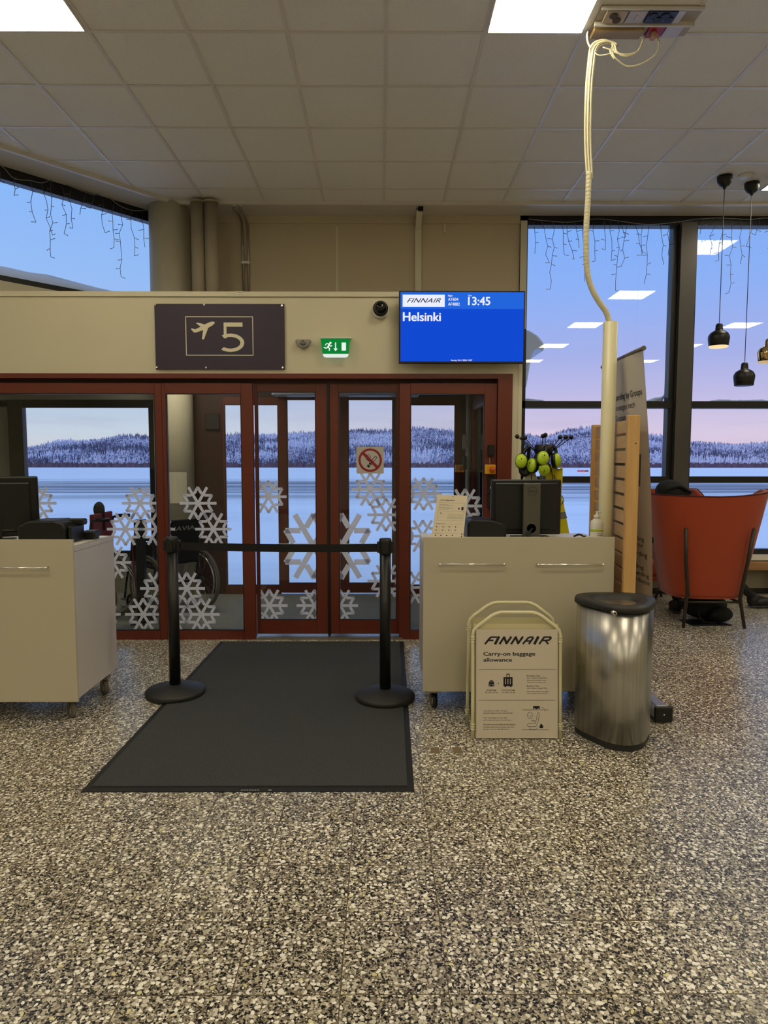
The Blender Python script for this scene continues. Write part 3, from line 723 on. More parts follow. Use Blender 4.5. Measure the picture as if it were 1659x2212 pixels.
def estop(px, py, Y, sz, label):
    c = at(px, py, Y - .03); t = thing('emergency_button', label, 'button', (c.x, Y, c.z), group=None)
    MB().box(c.x - sz, c.x + sz, Y - .045, Y - .001, c.z - sz * .9, c.z + sz * .9, bev=.004).build('box', M_yel, t)
    MB().lathe([(.0, 0), (sz * .55, 0), (sz * .6, .02), (sz * .45, .035), (0, .04)], (c.x + sz * .3, Y - .044, c.z), 20, Matrix.Rotation(pi / 2, 3, 'X')).build('push_button', M_btn, t)
estop(1059, 1014, YF - .001, .042, 'yellow box with orange emergency button on the front red door frame')
estop(993, 1012, YV - .02, .045, 'yellow emergency button box in the vestibule by the dark outer jamb')
c = at(1061, 973, YF - .03)
lk = thing('door_sensor', 'small black sensor box with a lead above the yellow button', 'sensor', (c.x, YF, c.z))
MB().box(c.x - .024, c.x + .024, YF - .04, YF - .001, c.z - .045, c.z + .045, bev=.006).build('housing', M_blackp, lk)
MB().tube([(c.x - .005, YF - .01, c.z - .045), (c.x - .008, YF - .006, c.z - .08), (c.x - .004, YF - .006, c.z - .115)], .003, 6).build('cable', M_greyp, lk)
c = at(1060, 1052, YF - .03)
cr_ = thing('card_reader', 'black card reader with white card on the red frame beside the monitor', 'card reader', (c.x, YF, c.z))
MB().box(c.x - .022, c.x + .03, YF - .03, YF - .001, c.z - .055, c.z + .085, bev=.004).build('housing', M_blackp, cr_)
MB().box(c.x - .005, c.x + .03, YF - .04, YF - .03, c.z - .012, c.z + .002).build('card', M_whitep, cr_)
c = at(1062, 1082, YF - .03)
kl = thing('key_switch', 'black key switch with silver cylinder on the lower red frame', 'key switch', (c.x, YF, c.z))
MB().box(c.x - .03, c.x + .03, YF - .03, YF - .001, c.z - .055, c.z + .05, bev=.004).build('housing', M_blackp, kl)
MB().cyl((c.x, YF - .031, c.z + .005), (c.x, YF - .038, c.z + .005), .012).build('key_cylinder', M_chrome, kl)
c = at(461, 912, YV - .03)
MB().box(c.x - .09, c.x + .06, YV - .03, YV - .001, c.z - .08, c.z + .09, bev=.004).build('wall_box', bsdf('dark_box', rgb(34, 30, 30), .5), label='dark wall box high on the brown vestibule wall', cat='box', base=(c.x, YV, c.z))

# round column through roof and vestibule, heating pipes, conduits
MB().cyl((-2.17, 7.20, 0), (-2.17, 7.20, CH - .02), .20, 40).build('column', bsdf('column_paint', rgb(206, 198, 172), .5, var=.03), label='thick round beige column in the corner left of the pipes', cat='column', base=(-2.17, 7.2, 0))
x1_ = at(428, 530, 7.0).x; x2_ = at(458, 530, 7.02).x
for i, (x_, l_) in enumerate(((x1_, 'round grey-beige riser pipe next to the thick column'), (x2_, 'right-hand round riser pipe, between its twin and the metal conduits'))):
    m = MB().cyl((x_, 7.0, 2.79), (x_, 7.0, CH - .025), .066, 28).lathe([(.066, 0), (.074, 0), (.074, .02), (.066, .02)], (x_, 7.0, CH - .045), 28)
    m.build('riser_pipe', bsdf('pipe_paint', rgb(176, 164, 140), .45, var=.03) if i == 0 else bpy.data.materials['pipe_paint'], label=l_, cat='pipe', base=(x_, 7, 2.8))
for i, (a, b_, c_, l_) in enumerate((((505, 440), (522, 478), (528, 630), 'left of two thin metal conduits bending down the beige wall'), ((519, 440), (534, 484), (537, 630), 'right of two thin metal conduits bending down the beige wall'))):
    A = at(a[0], a[1], 7.10); A.z = CH - .02; B = at(b_[0], b_[1], YW - .03); D = at(c_[0], c_[1], YW - .03); D.z = 2.79
    t = thing('conduit', l_, 'conduit', (B.x, YW, 2.8), group='metal conduits on the back wall')
    MB().tube(catmull([A, A + Vector((0, 0, -.06)), A.lerp(B, .55), B + Vector((0, 0, .0)), B + Vector((.004, 0, -.1))], 5) + [Vector((D.x, YW - .03, 2.79))], .011, 10).build('pipe', M_stain, t)
    MB().cyl(A, A + Vector((0, 0, -.02)), .02, 12).build('gland', M_whitep, t)
    if i == 1:
        q = at(530, 567, YW - .035); MB().box(q.x - .04, q.x + .045, YW - .045, YW - .012, q.z - .012, q.z + .012).build('clip', M_whitep, t)
tx = at(903, 550, YW)
tk = thing('cable_trunking', 'white vertical cable trunking on the beige wall above the screen', 'trunking', (tx.x, YW, 2.8))
T0 = Vector((at(906, 440, 7.12).x, 7.14, CH - .03))
MB().box(tx.x - .033, tx.x + .033, YW - .035, YW, 2.79, 3.90).build('vertical_duct', M_trimw, tk)
MB().add([(tx.x - .03, YW - .035, 3.9), (tx.x + .03, YW - .035, 3.9), (T0.x + .035, 7.16, CH - .05), (T0.x - .025, 7.16, CH - .05), (tx.x - .03, YW - .0, 3.93), (tx.x + .03, YW - .0, 3.93), (T0.x + .035, 7.2, CH - .02), (T0.x - .025, 7.2, CH - .02)], [(0, 1, 2, 3), (4, 5, 6, 7), (0, 3, 7, 4), (1, 2, 6, 5), (0, 1, 5, 4), (2, 3, 7, 6)]).build('slanted_duct', M_trimw, tk)
MB().box(T0.x - .01, T0.x + .04, 7.13, 7.17, CH - .06, CH - .025).build('open_end', M_dark, tk)
a = at(912, 474, YW - .01); b = at(925, 471, YW - .01); c = at(961, 471, YW - .01); d = at(961, 502, YW - .01)
MB().tube([a, b], .005, 6).box(b.x, c.x, YW - .015, YW, b.z - .01, b.z + .01).box(c.x - .012, c.x + .008, YW - .015, YW, d.z, c.z + .01).build('side_duct', M_trimw, tk)
q = at(520, 632, YF - .02)
tmx = MB(); tmx.box(q.x - .03, q.x + .03, YF - .016, YF - .012, q.z - .01, q.z + .01); oo = tmx.build('name_plate', M_signw, label='tiny label plate on the top trim above the gate sign', cat='label', base=(q.x, YF, q.z))
nb = MB(); 
for k in range(6): nb.box(q.x - .022 + k * .008, q.x - .017 + k * .008, YF - .0165, YF - .016, q.z - .002, q.z + .004)
nb.build('print', M_ink, oo)

# snow on the vestibule roof, against the slanting window
sm = MB(); rr = random.Random(5); ns = 26
prof = [(.10, 2.75), (.10, 3.1), (.16, 3.19), (.30, 3.21), (.6, 3.12), (1.1, 3.0), (1.9, 2.9), (2.6, 2.75)]
rows = []
for i in range(ns + 1):
    s0 = -2.6 + 4.35 * i / ns; row = []
    for j, (o_y, z) in enumerate(prof):
        zz = z + (rr.uniform(-.015, .02) if 1 <= j <= 5 else 0) + (.02 * math.sin(s0 * 3.1) if 1 < j < 6 else 0)
        row.append(MD @ Vector((s0, o_y, zz)))
    rows.append(row)
for row in rows: sm.v += row
k = len(prof)
for i in range(ns):
    for j in range(k - 1): sm.f.append([i * k + j, i * k + j + 1, (i + 1) * k + j + 1, (i + 1) * k + j]); sm.m.append(0); sm.sm.append(True)
sm.build('roof_snow', M_snow, label='thick wind-shaped snow on the vestibule roof outside the slanting window', cat='snow', base=(-3.6, 6.6, 2.75))

# ================================================================== ceiling lights
def led(cx, cy, label):
    t = thing('ceiling_light', label, 'ceiling light', (cx, cy, CH), group='square ceiling panel lights')
    MB().box(cx - .282, cx + .282, cy - .282, cy + .282, CH - .012, CH - .004).build('diffuser', E_led, t)
    m = MB()
    for a, b, c, d in ((-.294, .294, -.294, -.282), (-.294, .294, .282, .294), (-.294, -.282, -.282, .282), (.282, .294, -.282, .282)): m.box(cx + a, cx + b, cy + c, cy + d, CH - .014, CH - .003)
    m.build('frame', M_tbar, t)
seen = {(-2.069, 4.044): 'bright square ceiling panel light at the top left corner of the photo', (.931, 4.044): 'bright square ceiling panel light beside the ceiling socket strip', (3.931, 6.444): 'ceiling panel light at the right edge above the pendant lamps'}
for cx in (-5.069, -2.069, .931, 3.931, 6.931):
    for cy in (6.444, 4.044, 1.644, -.756, -3.156, -5.556):
        if cy > 6 and cx < 3: continue
        if cy > 4 and cx < -4: continue
        led(cx, cy, seen.get((cx, cy), 'square ceiling panel light of the hall behind and beside the camera'))
c = at(1611, 381, 6.41)
sdm = thing('smoke_detector', 'flat round white disc on the ceiling between the two black pendant lamps', 'smoke detector', (3.33, 6.41, CH))
MB().lathe([(0, 0), (.065, 0), (.07, .012), (.07, .02)], (3.33, 6.41, CH - .022), 28).build('housing', M_whitep, sdm)

# ceiling socket strips
cs = thing('ceiling_socket_strip', 'ceiling service unit with black, white and red power sockets', 'socket strip', (1.55, 4.25, CH))
MB().box(1.262, 1.85, 4.085, 4.355, CH - .012, CH - .001).build('back_plate', bsdf('plate', rgb(176, 166, 150), .5), cs)
m = MB(); m.box(1.262, 1.85, 4.084, 4.096, CH - .026, CH - .01).box(1.262, 1.85, 4.214, 4.230, CH - .036, CH - .01); m.build('rail', M_tbar, cs)
def sock_disc(m, x, y, z, r=.024): m.cyl((x, y, z), (x, y, z - .006), r, 16)
m = MB(); m.box(1.30, 1.42, 4.10, 4.205, CH - .03, CH - .01); m.build('pale_socket', bsdf('sock_beige', rgb(176, 162, 142), .5), cs)
m = MB(); sock_disc(m, 1.345, 4.135, CH - .03); sock_disc(m, 1.375, 4.175, CH - .03); m.build('socket_hole', bsdf('hole_brown', rgb(74, 58, 44), .7), cs)
m = MB(); m.box(1.43, 1.53, 4.10, 4.205, CH - .03, CH - .01).box(1.475, 1.485, 4.13, 4.18, CH - .036, CH - .03); m.build('switch_plate', bsdf('switch_lilac', rgb(190, 184, 196), .4), cs)
m = MB(); m.box(1.545, 1.705, 4.10, 4.205, CH - .03, CH - .01); m.build('dark_socket', bsdf('sock_navy', rgb(50, 54, 92), .4), cs)
m = MB()
for a_, b_ in ((1.575, 4.135), (1.61, 4.17), (1.645, 4.135), (1.68, 4.17)): sock_disc(m, a_, b_, CH - .03)
m.build('socket_hole', M_blackp, cs)
m = MB(); m.box(1.71, 1.75, 4.10, 4.205, CH - .028, CH - .01).box(1.70, 1.80, 4.235, 4.345, CH - .028, CH - .01); m.build('blank_plate', bsdf('blank_lilac', rgb(206, 204, 222), .4), cs)
m = MB(); m.box(1.27, 1.57, 4.255, 4.345, CH - .04, CH - .01, bev=.004); m.build('duct_cover', bsdf('duct_tan', rgb(170, 144, 96), .5), cs)
m = MB(); m.box(1.60, 1.69, 4.235, 4.345, CH - .03, CH - .01); m.build('red_socket', bsdf('sock_red', rgb(168, 40, 44), .4), cs)
m = MB(); m.box(1.62, 1.65, 4.27, 4.31, CH - .07, CH - .03, bev=.005); m.build('plug', bsdf('plug_grey', rgb(190, 150, 130), .5), cs)

# cable drop: bundle, loops, spiral hose and pole
YC = 4.26
def P(x, y, Y=YC): return at(x, y, Y)
cb = thing('cable_bundle', 'cream cable bundle dropping from the ceiling sockets inside a spiral hose', 'cables', (P(1300, 600).x, 4.2, 2.3))
arch = [(1292, 128), (1296, 108), (1310, 92), (1330, 87), (1345, 92), (1356, 106), (1365, 122)]
bundle = MB()
offs = [(-.018, 0), (-.010, .008), (-.003, -.006), (.004, .007), (.012, -.004), (.018, .004), (0, .0)]
for i, (dx, dy) in enumerate(offs):
    pts = [P(1274 + 0, 385, 4.235), P(1270, 300), P(1272, 200), P(1277, 140)] + [P(x - 18, y + (i % 3) * 1.5, YC + .02) for x, y in [(1302, 100), (1325, 88), (1345, 94)]]
    pts = [p + Vector((dx, dy, -dx * .2)) for p in pts]
    if i < 3: pts += [P(1328 + i * 2, 112), P(1352, 118 + i * 2), P(1378, 110, 4.28), P(1392, 78 + i, 4.30)]
    elif i < 5: pts += [P(1322, 112), P(1332, 128), P(1355, 140 + i, 4.28), P(1385, 138, 4.29), P(1415, 118, 4.3), P(1423, 95, 4.3), P(1417, 72, 4.30)]
    else: pts += [P(1318, 110), P(1327, 122 + i)]
    bundle.tube(catmull(pts, 6), .0058 if i < 3 else .0045, 8)
bundle.tube(catmull([P(1270, 68, 4.30), P(1268, 78), P(1270, 92), P(1276, 105)], 5), .005, 8)
bundle.tube(catmull([P(1285, 115), P(1295, 120), P(1315, 117), P(1330, 112), P(1302, 102)], 5), .004, 8)
bundle.build('cables', M_tubew, cb)
hose = [(1272, 372, 4.235), (1270, 430, 4.22), (1267, 480, 4.21), (1266, 540, 4.2), (1269, 590, 4.2), (1279, 625, 4.2), (1294, 652, 4.2), (1309, 674, 4.2), (1316, 695, 4.2)]
hp = catmull([at(*h) for h in hose], 60)
hr = [.0172 - (.0022 if (i % 9) == 0 else 0) for i in range(len(hp))]
MB().tube(hp, hr, 14).build('spiral_hose', M_tubew, cb)
pt = at(1319, 697, 4.2)
po = thing('service_pole', 'tall cream cable pole standing between the right counter and slatted screen', 'pole', (1.394, 4.2, 0))
MB().lathe([(.030, 2.30), (.043, 2.30), (.043, .012), (.0, .012)], (1.394, 4.2, 0), 28).build('tube', M_cream, po)
MB().lathe([(0, 0), (.05, 0), (.05, .012), (0, .012)], (1.392, 4.2, 0), 28).build('foot_plate', M_cream, po)
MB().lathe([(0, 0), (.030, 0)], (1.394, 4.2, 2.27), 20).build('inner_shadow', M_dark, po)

# ================================================================== wall items
# gate sign
gp0, gp1 = at(332, 655, YF - .03), at(615, 798, YF - .03)
zt, zb = at(472, 655.5, YF - .03).z, at(475, 797.5, YF - .03).z
gs = thing('gate_sign', 'dark purple gate sign reading 5 with an aeroplane symbol', 'sign', ((gp0.x + gp1.x) / 2, YF, zb))
MB().box(gp0.x, gp1.x, YF - .018, YF - .010, zb, zt).build('board', M_purple, gs)
m = MB()
for x, y in ((335, 658), (441, 658), (609, 660), (339, 793), (445, 794), (611, 794)):
    q = at(x, y, YF - .02); MB().cyl((q.x, YF - .024, q.z), (q.x, YF - .001, q.z), .0075, 12).build('screw', M_chrome, gs)
def gpix(x, y): q = at(x / 2.765, 340 + y / 2.765, YF - .02); return (q.x, q.z)
m = MB()
(ax, az), (bx, bz) = gpix(1106, 949), gpix(1514, 1184)
for a, b, c, d in ((ax, bx, az - .006, az), (ax, bx, bz, bz + .006), (ax, ax + .006, bz, az), (bx - .006, bx, bz, az)): m.box(a, b, YF - .0195, YF - .018, c, d)
plane = [(1282, 984), (1270, 980), (1252, 984), (1222, 998), (1184, 987), (1169, 989), (1199, 1011), (1166, 1027), (1146, 1021), (1140, 1025), (1157, 1045), (1170, 1046), (1207, 1033), (1213, 1030), (1206, 1086), (1218, 1086), (1243, 1018), (1268, 1003), (1281, 992)]
m.prism([gpix(*q) for q in plane], YF - .0195, YF - .018)
(x5a, z5a), (x5b, z5b) = gpix(1335, 1158), gpix(1441, 986)
# numeral 5 as its own outline
five = [(1434, 986), (1348, 986), (1341, 1075)]
m.box(x5a + .004, gpix(1433, 0)[0], YF - .0195, YF - .018, gpix(0, 1009)[1], z5b)
m.box(x5a + .0042, x5a + .026, YF - .0198, YF - .0181, gpix(0, 1078)[1], z5b)
cxx, czz = gpix(1376, 1107); ro = gpix(1442, 0)[0] - cxx; rz = czz - gpix(0, 1160)[1]
outer = []; inner = []
for k_ in range(25):
    a = math.radians(128 - k_ * (128 + 132) / 24); 
    outer.append((cxx + ro * math.cos(a), czz + rz * math.sin(a))); inner.append((cxx + (ro - .030) * math.cos(a), czz + (rz - .026) * math.sin(a)))
for i in range(24): m.prism([outer[i], outer[i + 1], inner[i + 1], inner[i]], YF - .0201, YF - .0182)
m.build('symbols', M_signw, gs)

# flight screen
ta, tbq = at(862, 628, 5.36), at(1132.5, 785, 5.36)
sc = thing('flight_screen', 'wall-mounted blue flight display reading Helsinki 13:45', 'screen', ((ta.x + tbq.x) / 2, YF, tbq.z))
MB().box(ta.x, tbq.x, 5.36, 5.405, tbq.z, ta.z, bev=.004).build('housing', M_blackp, sc)
MB().box(ta.x + .3, tbq.x - .3, 5.405, YF, tbq.z + .12, ta.z - .12).build('wall_mount', M_blackm, sc)
E_blue = emit('screen_blue', rgb(18, 76, 214), .95); E_bar = emit('screen_bar', rgb(36, 102, 222), .98); E_w = emit('screen_white', rgb(236, 240, 252), 1.0)
m = MB(); m.box(ta.x + .011, tbq.x - .011, 5.357, 5.361, tbq.z + .014, ta.z - .011); m.build('display', E_blue, sc)
def tp(x, y): q = at(600 + x / 3.072, 600 + y / 3.072, 5.355); return q.x, q.z
z1 = tp(0, 204)[1]
MB().box(ta.x + .011, tbq.x - .011, 5.3555, 5.357, z1, ta.z - .011).build('header_bar', E_bar, sc)
(a0, a1), (b0, b1) = tp(829, 112), tp(1108, 193)
MB().box(a0, b0, 5.354, 5.3555, b1, a1).build('logo_panel', E_w, sc)
m = MB(); q0, q1 = tp(857, 165), tp(1082, 136)
text_mb(m, 'FINNAIR', q0[0], q0[1], q1[1] - q0[1], 5.3535, width=q1[0] - q0[0], bold=.012, shear=.45, space=1.05)
m.build('airline_lettering', emit('screen_ink', rgb(20, 24, 60), 1.0), sc)
m = MB()
def tt(s_, xa, xb, yb, yc, bold=.012, **k):
    a, b = tp(xa, yb), tp(xb, yc); text_mb(m, s_, a[0], a[1], b[1] - a[1], 5.3535, width=(b[0] - a[0]), bold=bold, **k)
tt('Helsinki', 832, 1081, 287, 230, .034); tt('13:45', 1264, 1409, 181, 128, .034); tt('AY604', 1130, 1198, 153, 133, .015); tt('AF4882', 1130, 1207, 185, 165, .015)
tt('Flight', 1130, 1160, 125, 114, .02); tt('Time', 1262, 1287, 123, 113, .02); tt('Sunday 24.11.2024 12:57', 1150, 1290, 553, 543, .025)
m.build('lettering', E_w, sc)

# dome camera
q = at(822, 666, YF - .05)
dc = thing('dome_camera', 'black dome security camera on white base left of the flight screen', 'camera', (q.x, YF, q.z))
RX = Matrix.Rotation(pi / 2, 3, 'X')
MB().lathe([(.068, 0), (.068, .03), (.055, .036)], (q.x, YF, q.z - .006), 32, RX).build('base', M_whitep, dc)
MB().lathe([(.058, .03), (.06, .045), (.055, .052)], (q.x, YF, q.z), 32, RX).build('ring', M_blackp, dc)
mbk = bsdf('dome_gloss', rgb(8, 8, 10), .06, var=.05)
MB().lathe([(.052, .05), (.049, .068), (.040, .084), (.025, .095), (.008, .099), (0, .0995)], (q.x, YF, q.z), 32, RX).build('dome', mbk, dc)
# motion sensor
q = at(655, 740, YF - .03)
ms = thing('motion_sensor', 'small grey half-round motion sensor between gate sign and exit sign', 'sensor', (q.x, YF, q.z))
pp = [(-.062, .024), (.062, .024), (.060, .005), (.045, -.024), (.02, -.04), (0, -.044), (-.02, -.04), (-.045, -.024), (-.06, .005)]
MB().prism([(q.x + a, q.z + b) for a, b in pp], YF - .05, YF - .001).build('housing', M_greyp, ms, bevel=.012)
MB().ball((q.x, YF - .05, q.z - .008), .022, 14, (1.2, .5, .8)).build('lens', bsdf('lens_grey', rgb(110, 106, 100), .3), ms)
MB().box(q.x - .008, q.x + .008, YF - .056, YF - .048, q.z + .006, q.z + .012).build('slot', M_blackp, ms)
# exit sign
ex = at(725, 752, YF - .05)
es = thing('exit_sign', 'green lit exit sign with running figure, arrow and door', 'exit sign', (ex.x, YF, ex.z))
def ep(x, y): q = at(600 + x / 3.072, 600 + y / 3.072, YF - .05); return (q.x, q.z)
MB().box(ep(283, 0)[0], ep(488, 0)[0], YF - .06, YF - .001, ep(0, 404)[1], ep(0, 393)[1], bev=.003).build('housing', M_whitep, es)
E_gr = emit('exit_green', rgb(14, 130, 52), .95)
MB().prism([ep(286, 404), ep(478, 404), ep(471, 505), ep(298, 505)], YF - .055, YF - .047).build('green_panel', E_gr, es)
wl = [ep(298, 506), ep(471, 506), ep(463, 525), ep(450, 529), ep(322, 529), ep(306, 525)]
MB().prism(wl, YF - .055, YF - .047).build('light_strip', emit('exit_strip', rgb(226, 238, 228), 1.0), es)
m = MB(); ya, yb_ = YF - .0565, YF - .055
def strip(pts, wd):
    for (a, b) in zip(pts, pts[1:]):
        A, B = Vector(ep(*a)), Vector(ep(*b)); d = (B - A).normalized(); n = Vector((-d.y, d.x)) * wd / 2; d = d * wd * .35
        m.prism([tuple(A + n - d), tuple(A - n - d), tuple(B - n + d), tuple(B + n + d)], ya, yb_)
hx, hz = ep(350, 433); m.prism([(hx + .0085 * math.cos(k * pi / 5), hz + .0085 * math.sin(k * pi / 5)) for k in range(10)], ya, yb_)
strip([(343, 441), (333, 462)], .013); strip([(340, 442), (326, 436), (316, 448)], .006); strip([(343, 444), (352, 456), (360, 450)], .006)
strip([(333, 462), (322, 468), (308, 464)], .008); strip([(335, 462), (344, 470), (342, 483)], .008)
strip([(384, 433), (384, 475)], .008); m.prism([ep(370, 470), ep(398, 470), ep(384, 488)], ya, yb_)
m.prism([ep(424, 431), ep(453, 431), ep(453, 484), ep(424, 484)], ya, yb_)
m.build('pictogram', emit('exit_white', rgb(236, 244, 238), 1.0), es)
# no smoking sticker on door_2
nz0, nz1 = at(770, 965, YF + .07), at(829, 1023, YF + .07)
ns_ = thing('no_smoking_sign', 'square no-smoking sticker with red ring on the door glass', 'sign', ((nz0.x + nz1.x) / 2, YF + .076, nz1.z))
MB().box(nz0.x, nz1.x, YF + .0745, YF + .076, nz1.z, nz0.z).build('sheet', bsdf('sticker', rgb(196, 190, 184), .5), ns_)
cx_, cz_ = (nz0.x + nz1.x) / 2, (nz0.z + nz1.z) / 2; hw = (nz1.x - nz0.x) / 2
M_nred = bsdf('sign_darkred', rgb(150, 30, 34), .5); m = MB()
for k in range(48):
    a, b = k * pi / 24, (k + 1) * pi / 24
    m.prism([(cx_ + r * hw * math.cos(t), cz_ + r * hw * math.sin(t)) for r, t in ((.86, a), (.86, b), (.70, b), (.70, a))], YF + .0735, YF + .0745)
d = .72 * hw * .7071; w2 = .075 * hw
m.prism([(cx_ - d - w2, cz_ + d - w2), (cx_ - d + w2, cz_ + d + w2), (cx_ + d + w2, cz_ - d + w2), (cx_ + d - w2, cz_ - d - w2)], YF + .0730, YF + .0738)
m.build('prohibition_ring', M_nred, ns_)
m = MB(); u = Vector((.64, .77)); v = Vector((-.77, .64)); o0 = Vector((cx_ - .18 * hw, cz_ - .5 * hw))
def cig(a, b, c, d_): return [tuple(o0 + u * x_ * hw + v * z_ * hw) for x_, z_ in ((a, c), (b, c), (b, d_), (a, d_))]
for a, b, c, d_ in ((0, .18, -.1, .1), (.24, .36, -.1, .1), (.40, 1.0, -.1, -.06), (.40, 1.0, .06, .1), (.96, 1.0, -.1, .1), (.4, .44, -.1, .1)): m.prism(cig(a, b, c, d_), YF + .0739, YF + .0745)
m.tube([(cx_ - .05 * hw, YF + .0742, cz_ - .1 * hw), (cx_ - .3 * hw, YF + .0742, cz_ + .1 * hw), (cx_ - .35 * hw, YF + .0742, cz_ + .3 * hw), (cx_ - .1 * hw, YF + .0742, cz_ + .42 * hw), (cx_ + .05 * hw, YF + .0742, cz_ + .2 * hw)], .0022, 5)
m.build('cigarette_symbol', M_ink, ns_)

# ================================================================== icicle light strings
M_wire = bsdf('wire_grey', rgb(84, 92, 110), .5); M_wirel = bsdf('wire_pale', rgb(150, 150, 150), .4)
def icicles(label, toppts, drops, project, group):
    t = thing('icicle_light_string', label, 'light string', tuple(project(*toppts[len(toppts) // 2])), group=group)
    MB().tube(catmull([project(*p) for p in toppts], 5), .0035, 6).build('top_wire', M_wirel, t)
    rr = random.Random(len(drops))
    for (x, y, L, dx) in drops:
        m = MB(); n = max(3, int(L / 18)); pts = []
        for k in range(n + 1):
            f_ = k / n; pts.append((x + dx * f_ + (0 if k == 0 else rr.uniform(-4.5, 4.5)), y + L * f_))
        pp_ = [project(*p) for p in pts]; m.tube(pp_, .0026, 5)
        for k in range(1, n + 1):
            if rr.random() < .75:
                s_ = rr.choice((-1, 1)); e_ = project(pts[k][0] + s_ * rr.uniform(4, 8), pts[k][1] + rr.uniform(-3, 3))
                m.mi = 0; m.tube([pp_[k], e_], .0024, 5); m.mi = 1; m.tube([e_, e_ + (e_ - pp_[k]) * .4], .0034, 6); m.mi = 0
        m.build('drop_wire', [M_wire, M_wirel], t)
dproj = lambda x, y: diag(x, y, -.03)
icicles('icicle light string hanging across the slanting left window', [(-60, 330), (0, 356), (30, 385), (66, 390), (90, 395), (118, 388), (150, 402), (200, 420), (225, 420), (260, 445), (290, 455), (322, 454)],
        [(35, 382, 40, -6), (66, 392, 88, 8), (90, 398, 110, 20), (110, 390, 165, 0), (133, 400, 105, 10), (153, 408, 85, 2), (183, 422, 42, -8), (202, 420, 30, -6), (220, 425, 78, 6), (246, 440, 95, 0), (262, 448, 150, -2), (285, 455, 98, 6), (306, 456, 78, 6), (0, 370, 80, -10)], dproj, 'icicle light strings')
rproj = lambda x, y: at(x, y, YW - .045)
icicles('icicle light string along the top of the first right window pane', [(1142, 473), (1180, 477), (1230, 480), (1290, 473), (1340, 478), (1400, 485), (1460, 480), (1499, 474)],
        [(1153, 478, 70, 2), (1170, 478, 90, 16), (1195, 480, 145, -6), (1215, 480, 70, 0), (1225, 482, 78, 14), (1243, 482, 54, 4), (1262, 480, 128, -2), (1282, 478, 86, 2), (1305, 478, 62, 2), (1318, 478, 85, 6), (1335, 480, 148, -4), (1345, 482, 30, 4), (1355, 484, 92, -10), (1372, 486, 60, 20), (1388, 486, 65, 0), (1402, 488, 125, -8), (1427, 486, 86, 4), (1446, 484, 66, -2), (1467, 480, 22, 2)], rproj, 'icicle light strings')
icicles('icicle light string along the top of the second right window pane', [(1500, 474), (1540, 471), (1580, 472), (1620, 474), (1659, 471), (1720, 478)],
        [(1518, 474, 32, -6), (1541, 472, 76, -8), (1560, 472, 90, -4), (1580, 474, 158, -2), (1601, 474, 96, -2), (1624, 476, 56, -8), (1640, 474, 34, -6), (1662, 478, 60, 6), (1680, 478, 90, -4), (1700, 478, 70, 4)], rproj, 'icicle light strings')

# ================================================================== pendant lamps
def bell(prof_s=1.0):
    return [(.022, .215), (.030, .205), (.033, .17), (.034, .155), (.050, .148), (.078, .128), (.093, .100), (.094, .075), (.088, .035), (.083, .0)]
def pendant(name, label, px_c, Yc, z_bot, mats, glow, group='bell pendant lamps'):
    x, y, = px_c; r = thing(name, label, 'pendant lamp', (x, y, z_bot), group=group)
    MB().lathe([(.0, CH - .004), (.066, CH - .004), (.066, CH - .03), (.058, CH - .06), (.04, CH - .085), (.016, CH - .098), (.012, CH - .115), (0, CH - .117)], (x, y, 0), 32).build('ceiling_canopy', mats, r)
    MB().tube([(x, y, CH - .11), (x, y, z_bot + .225)], .0032, 6).build('cord', M_blackp, r)
    pr = bell(); inner = [(max(.001, a - .004), b - .001) for a, b in pr[::-1]]
    MB().lathe([(0, z_bot + .222)] + [(a, z_bot + b) for a, b in pr] + [(a, z_bot + b + .002) for a, b in inner[:-1]], (x, y, 0), 36).build('lamp_shade', mats, r)
    MB().lathe([(.0805, 0), (.0845, .004), (.0845, .018), (.0805, .02)], (x, y, z_bot - .002), 36).build('inner_rim', emit('rim_glow_' + name, (1, .72, .38, 1), glow) if glow else M_blackp, r)
    MB().ball((x, y, z_bot + .07), .03, 14).build('bulb', emit('bulb_' + name, (1, .75, .45, 1), glow * 6 if glow else .0), r)
p1 = at(1552, 745, 6.43)
pendant('pendant_lamp', 'upper black bell pendant lamp with a glowing rim', (3.147, 6.43), 0, 2.515, M_blackm, 1.1)
pendant('pendant_lamp', 'lower black bell pendant lamp, unlit, hanging nearer the floor', (3.478, 6.58), 0, 2.178, M_blackm, 0)
pendant('pendant_lamp', 'polished brass bell pendant lamp at the right edge', (3.60, 6.40), 0, 2.372, M_gold, .6)
gp_ = at(1664, 383, 6.3)

# ================================================================== counters
def castor(parent, x, y, r=.045, ang=0.4, mat=None):
    R_ = Matrix.Rotation(ang, 3, 'Z')
    def T(p): return R_ @ Vector(p) + Vector((x, y, 0))
    t = MB(); t.lathe([(r * .55, -.012), (r, -.012), (r, .012), (r * .55, .012)], (0, 0, 0), 24, Matrix.Rotation(pi / 2, 3, 'Y')); t.v = [T(v + Vector((0, 0, r))) for v in t.v]
    o = t.build('castor', mat or M_rubber, parent)
    h = MB(); h.lathe([(0, -.014), (r * .56, -.014), (r * .56, .014), (0, .014)], (0, 0, 0), 20, Matrix.Rotation(pi / 2, 3, 'Y')); h.v = [T(v + Vector((0, 0, r))) for v in h.v]
    h.build('wheel_hub', M_greyp, o)
    f = MB()
    for s_ in (-1, 1): f.add([T((s_ * .019, -.02, .10)), T((s_ * .019, .03, .10)), T((s_ * .019, .008, r - .01)), T((s_ * .019, -.01, r - .01))], [(0, 1, 2, 3)])
    f.cyl(T((-.02, 0, r)), T((.02, 0, r)), .006, 10); 
    f.box(x - .03, x + .03, y - .03, y + .03, .098, .118)
    f.build('fork', M_stain, o)
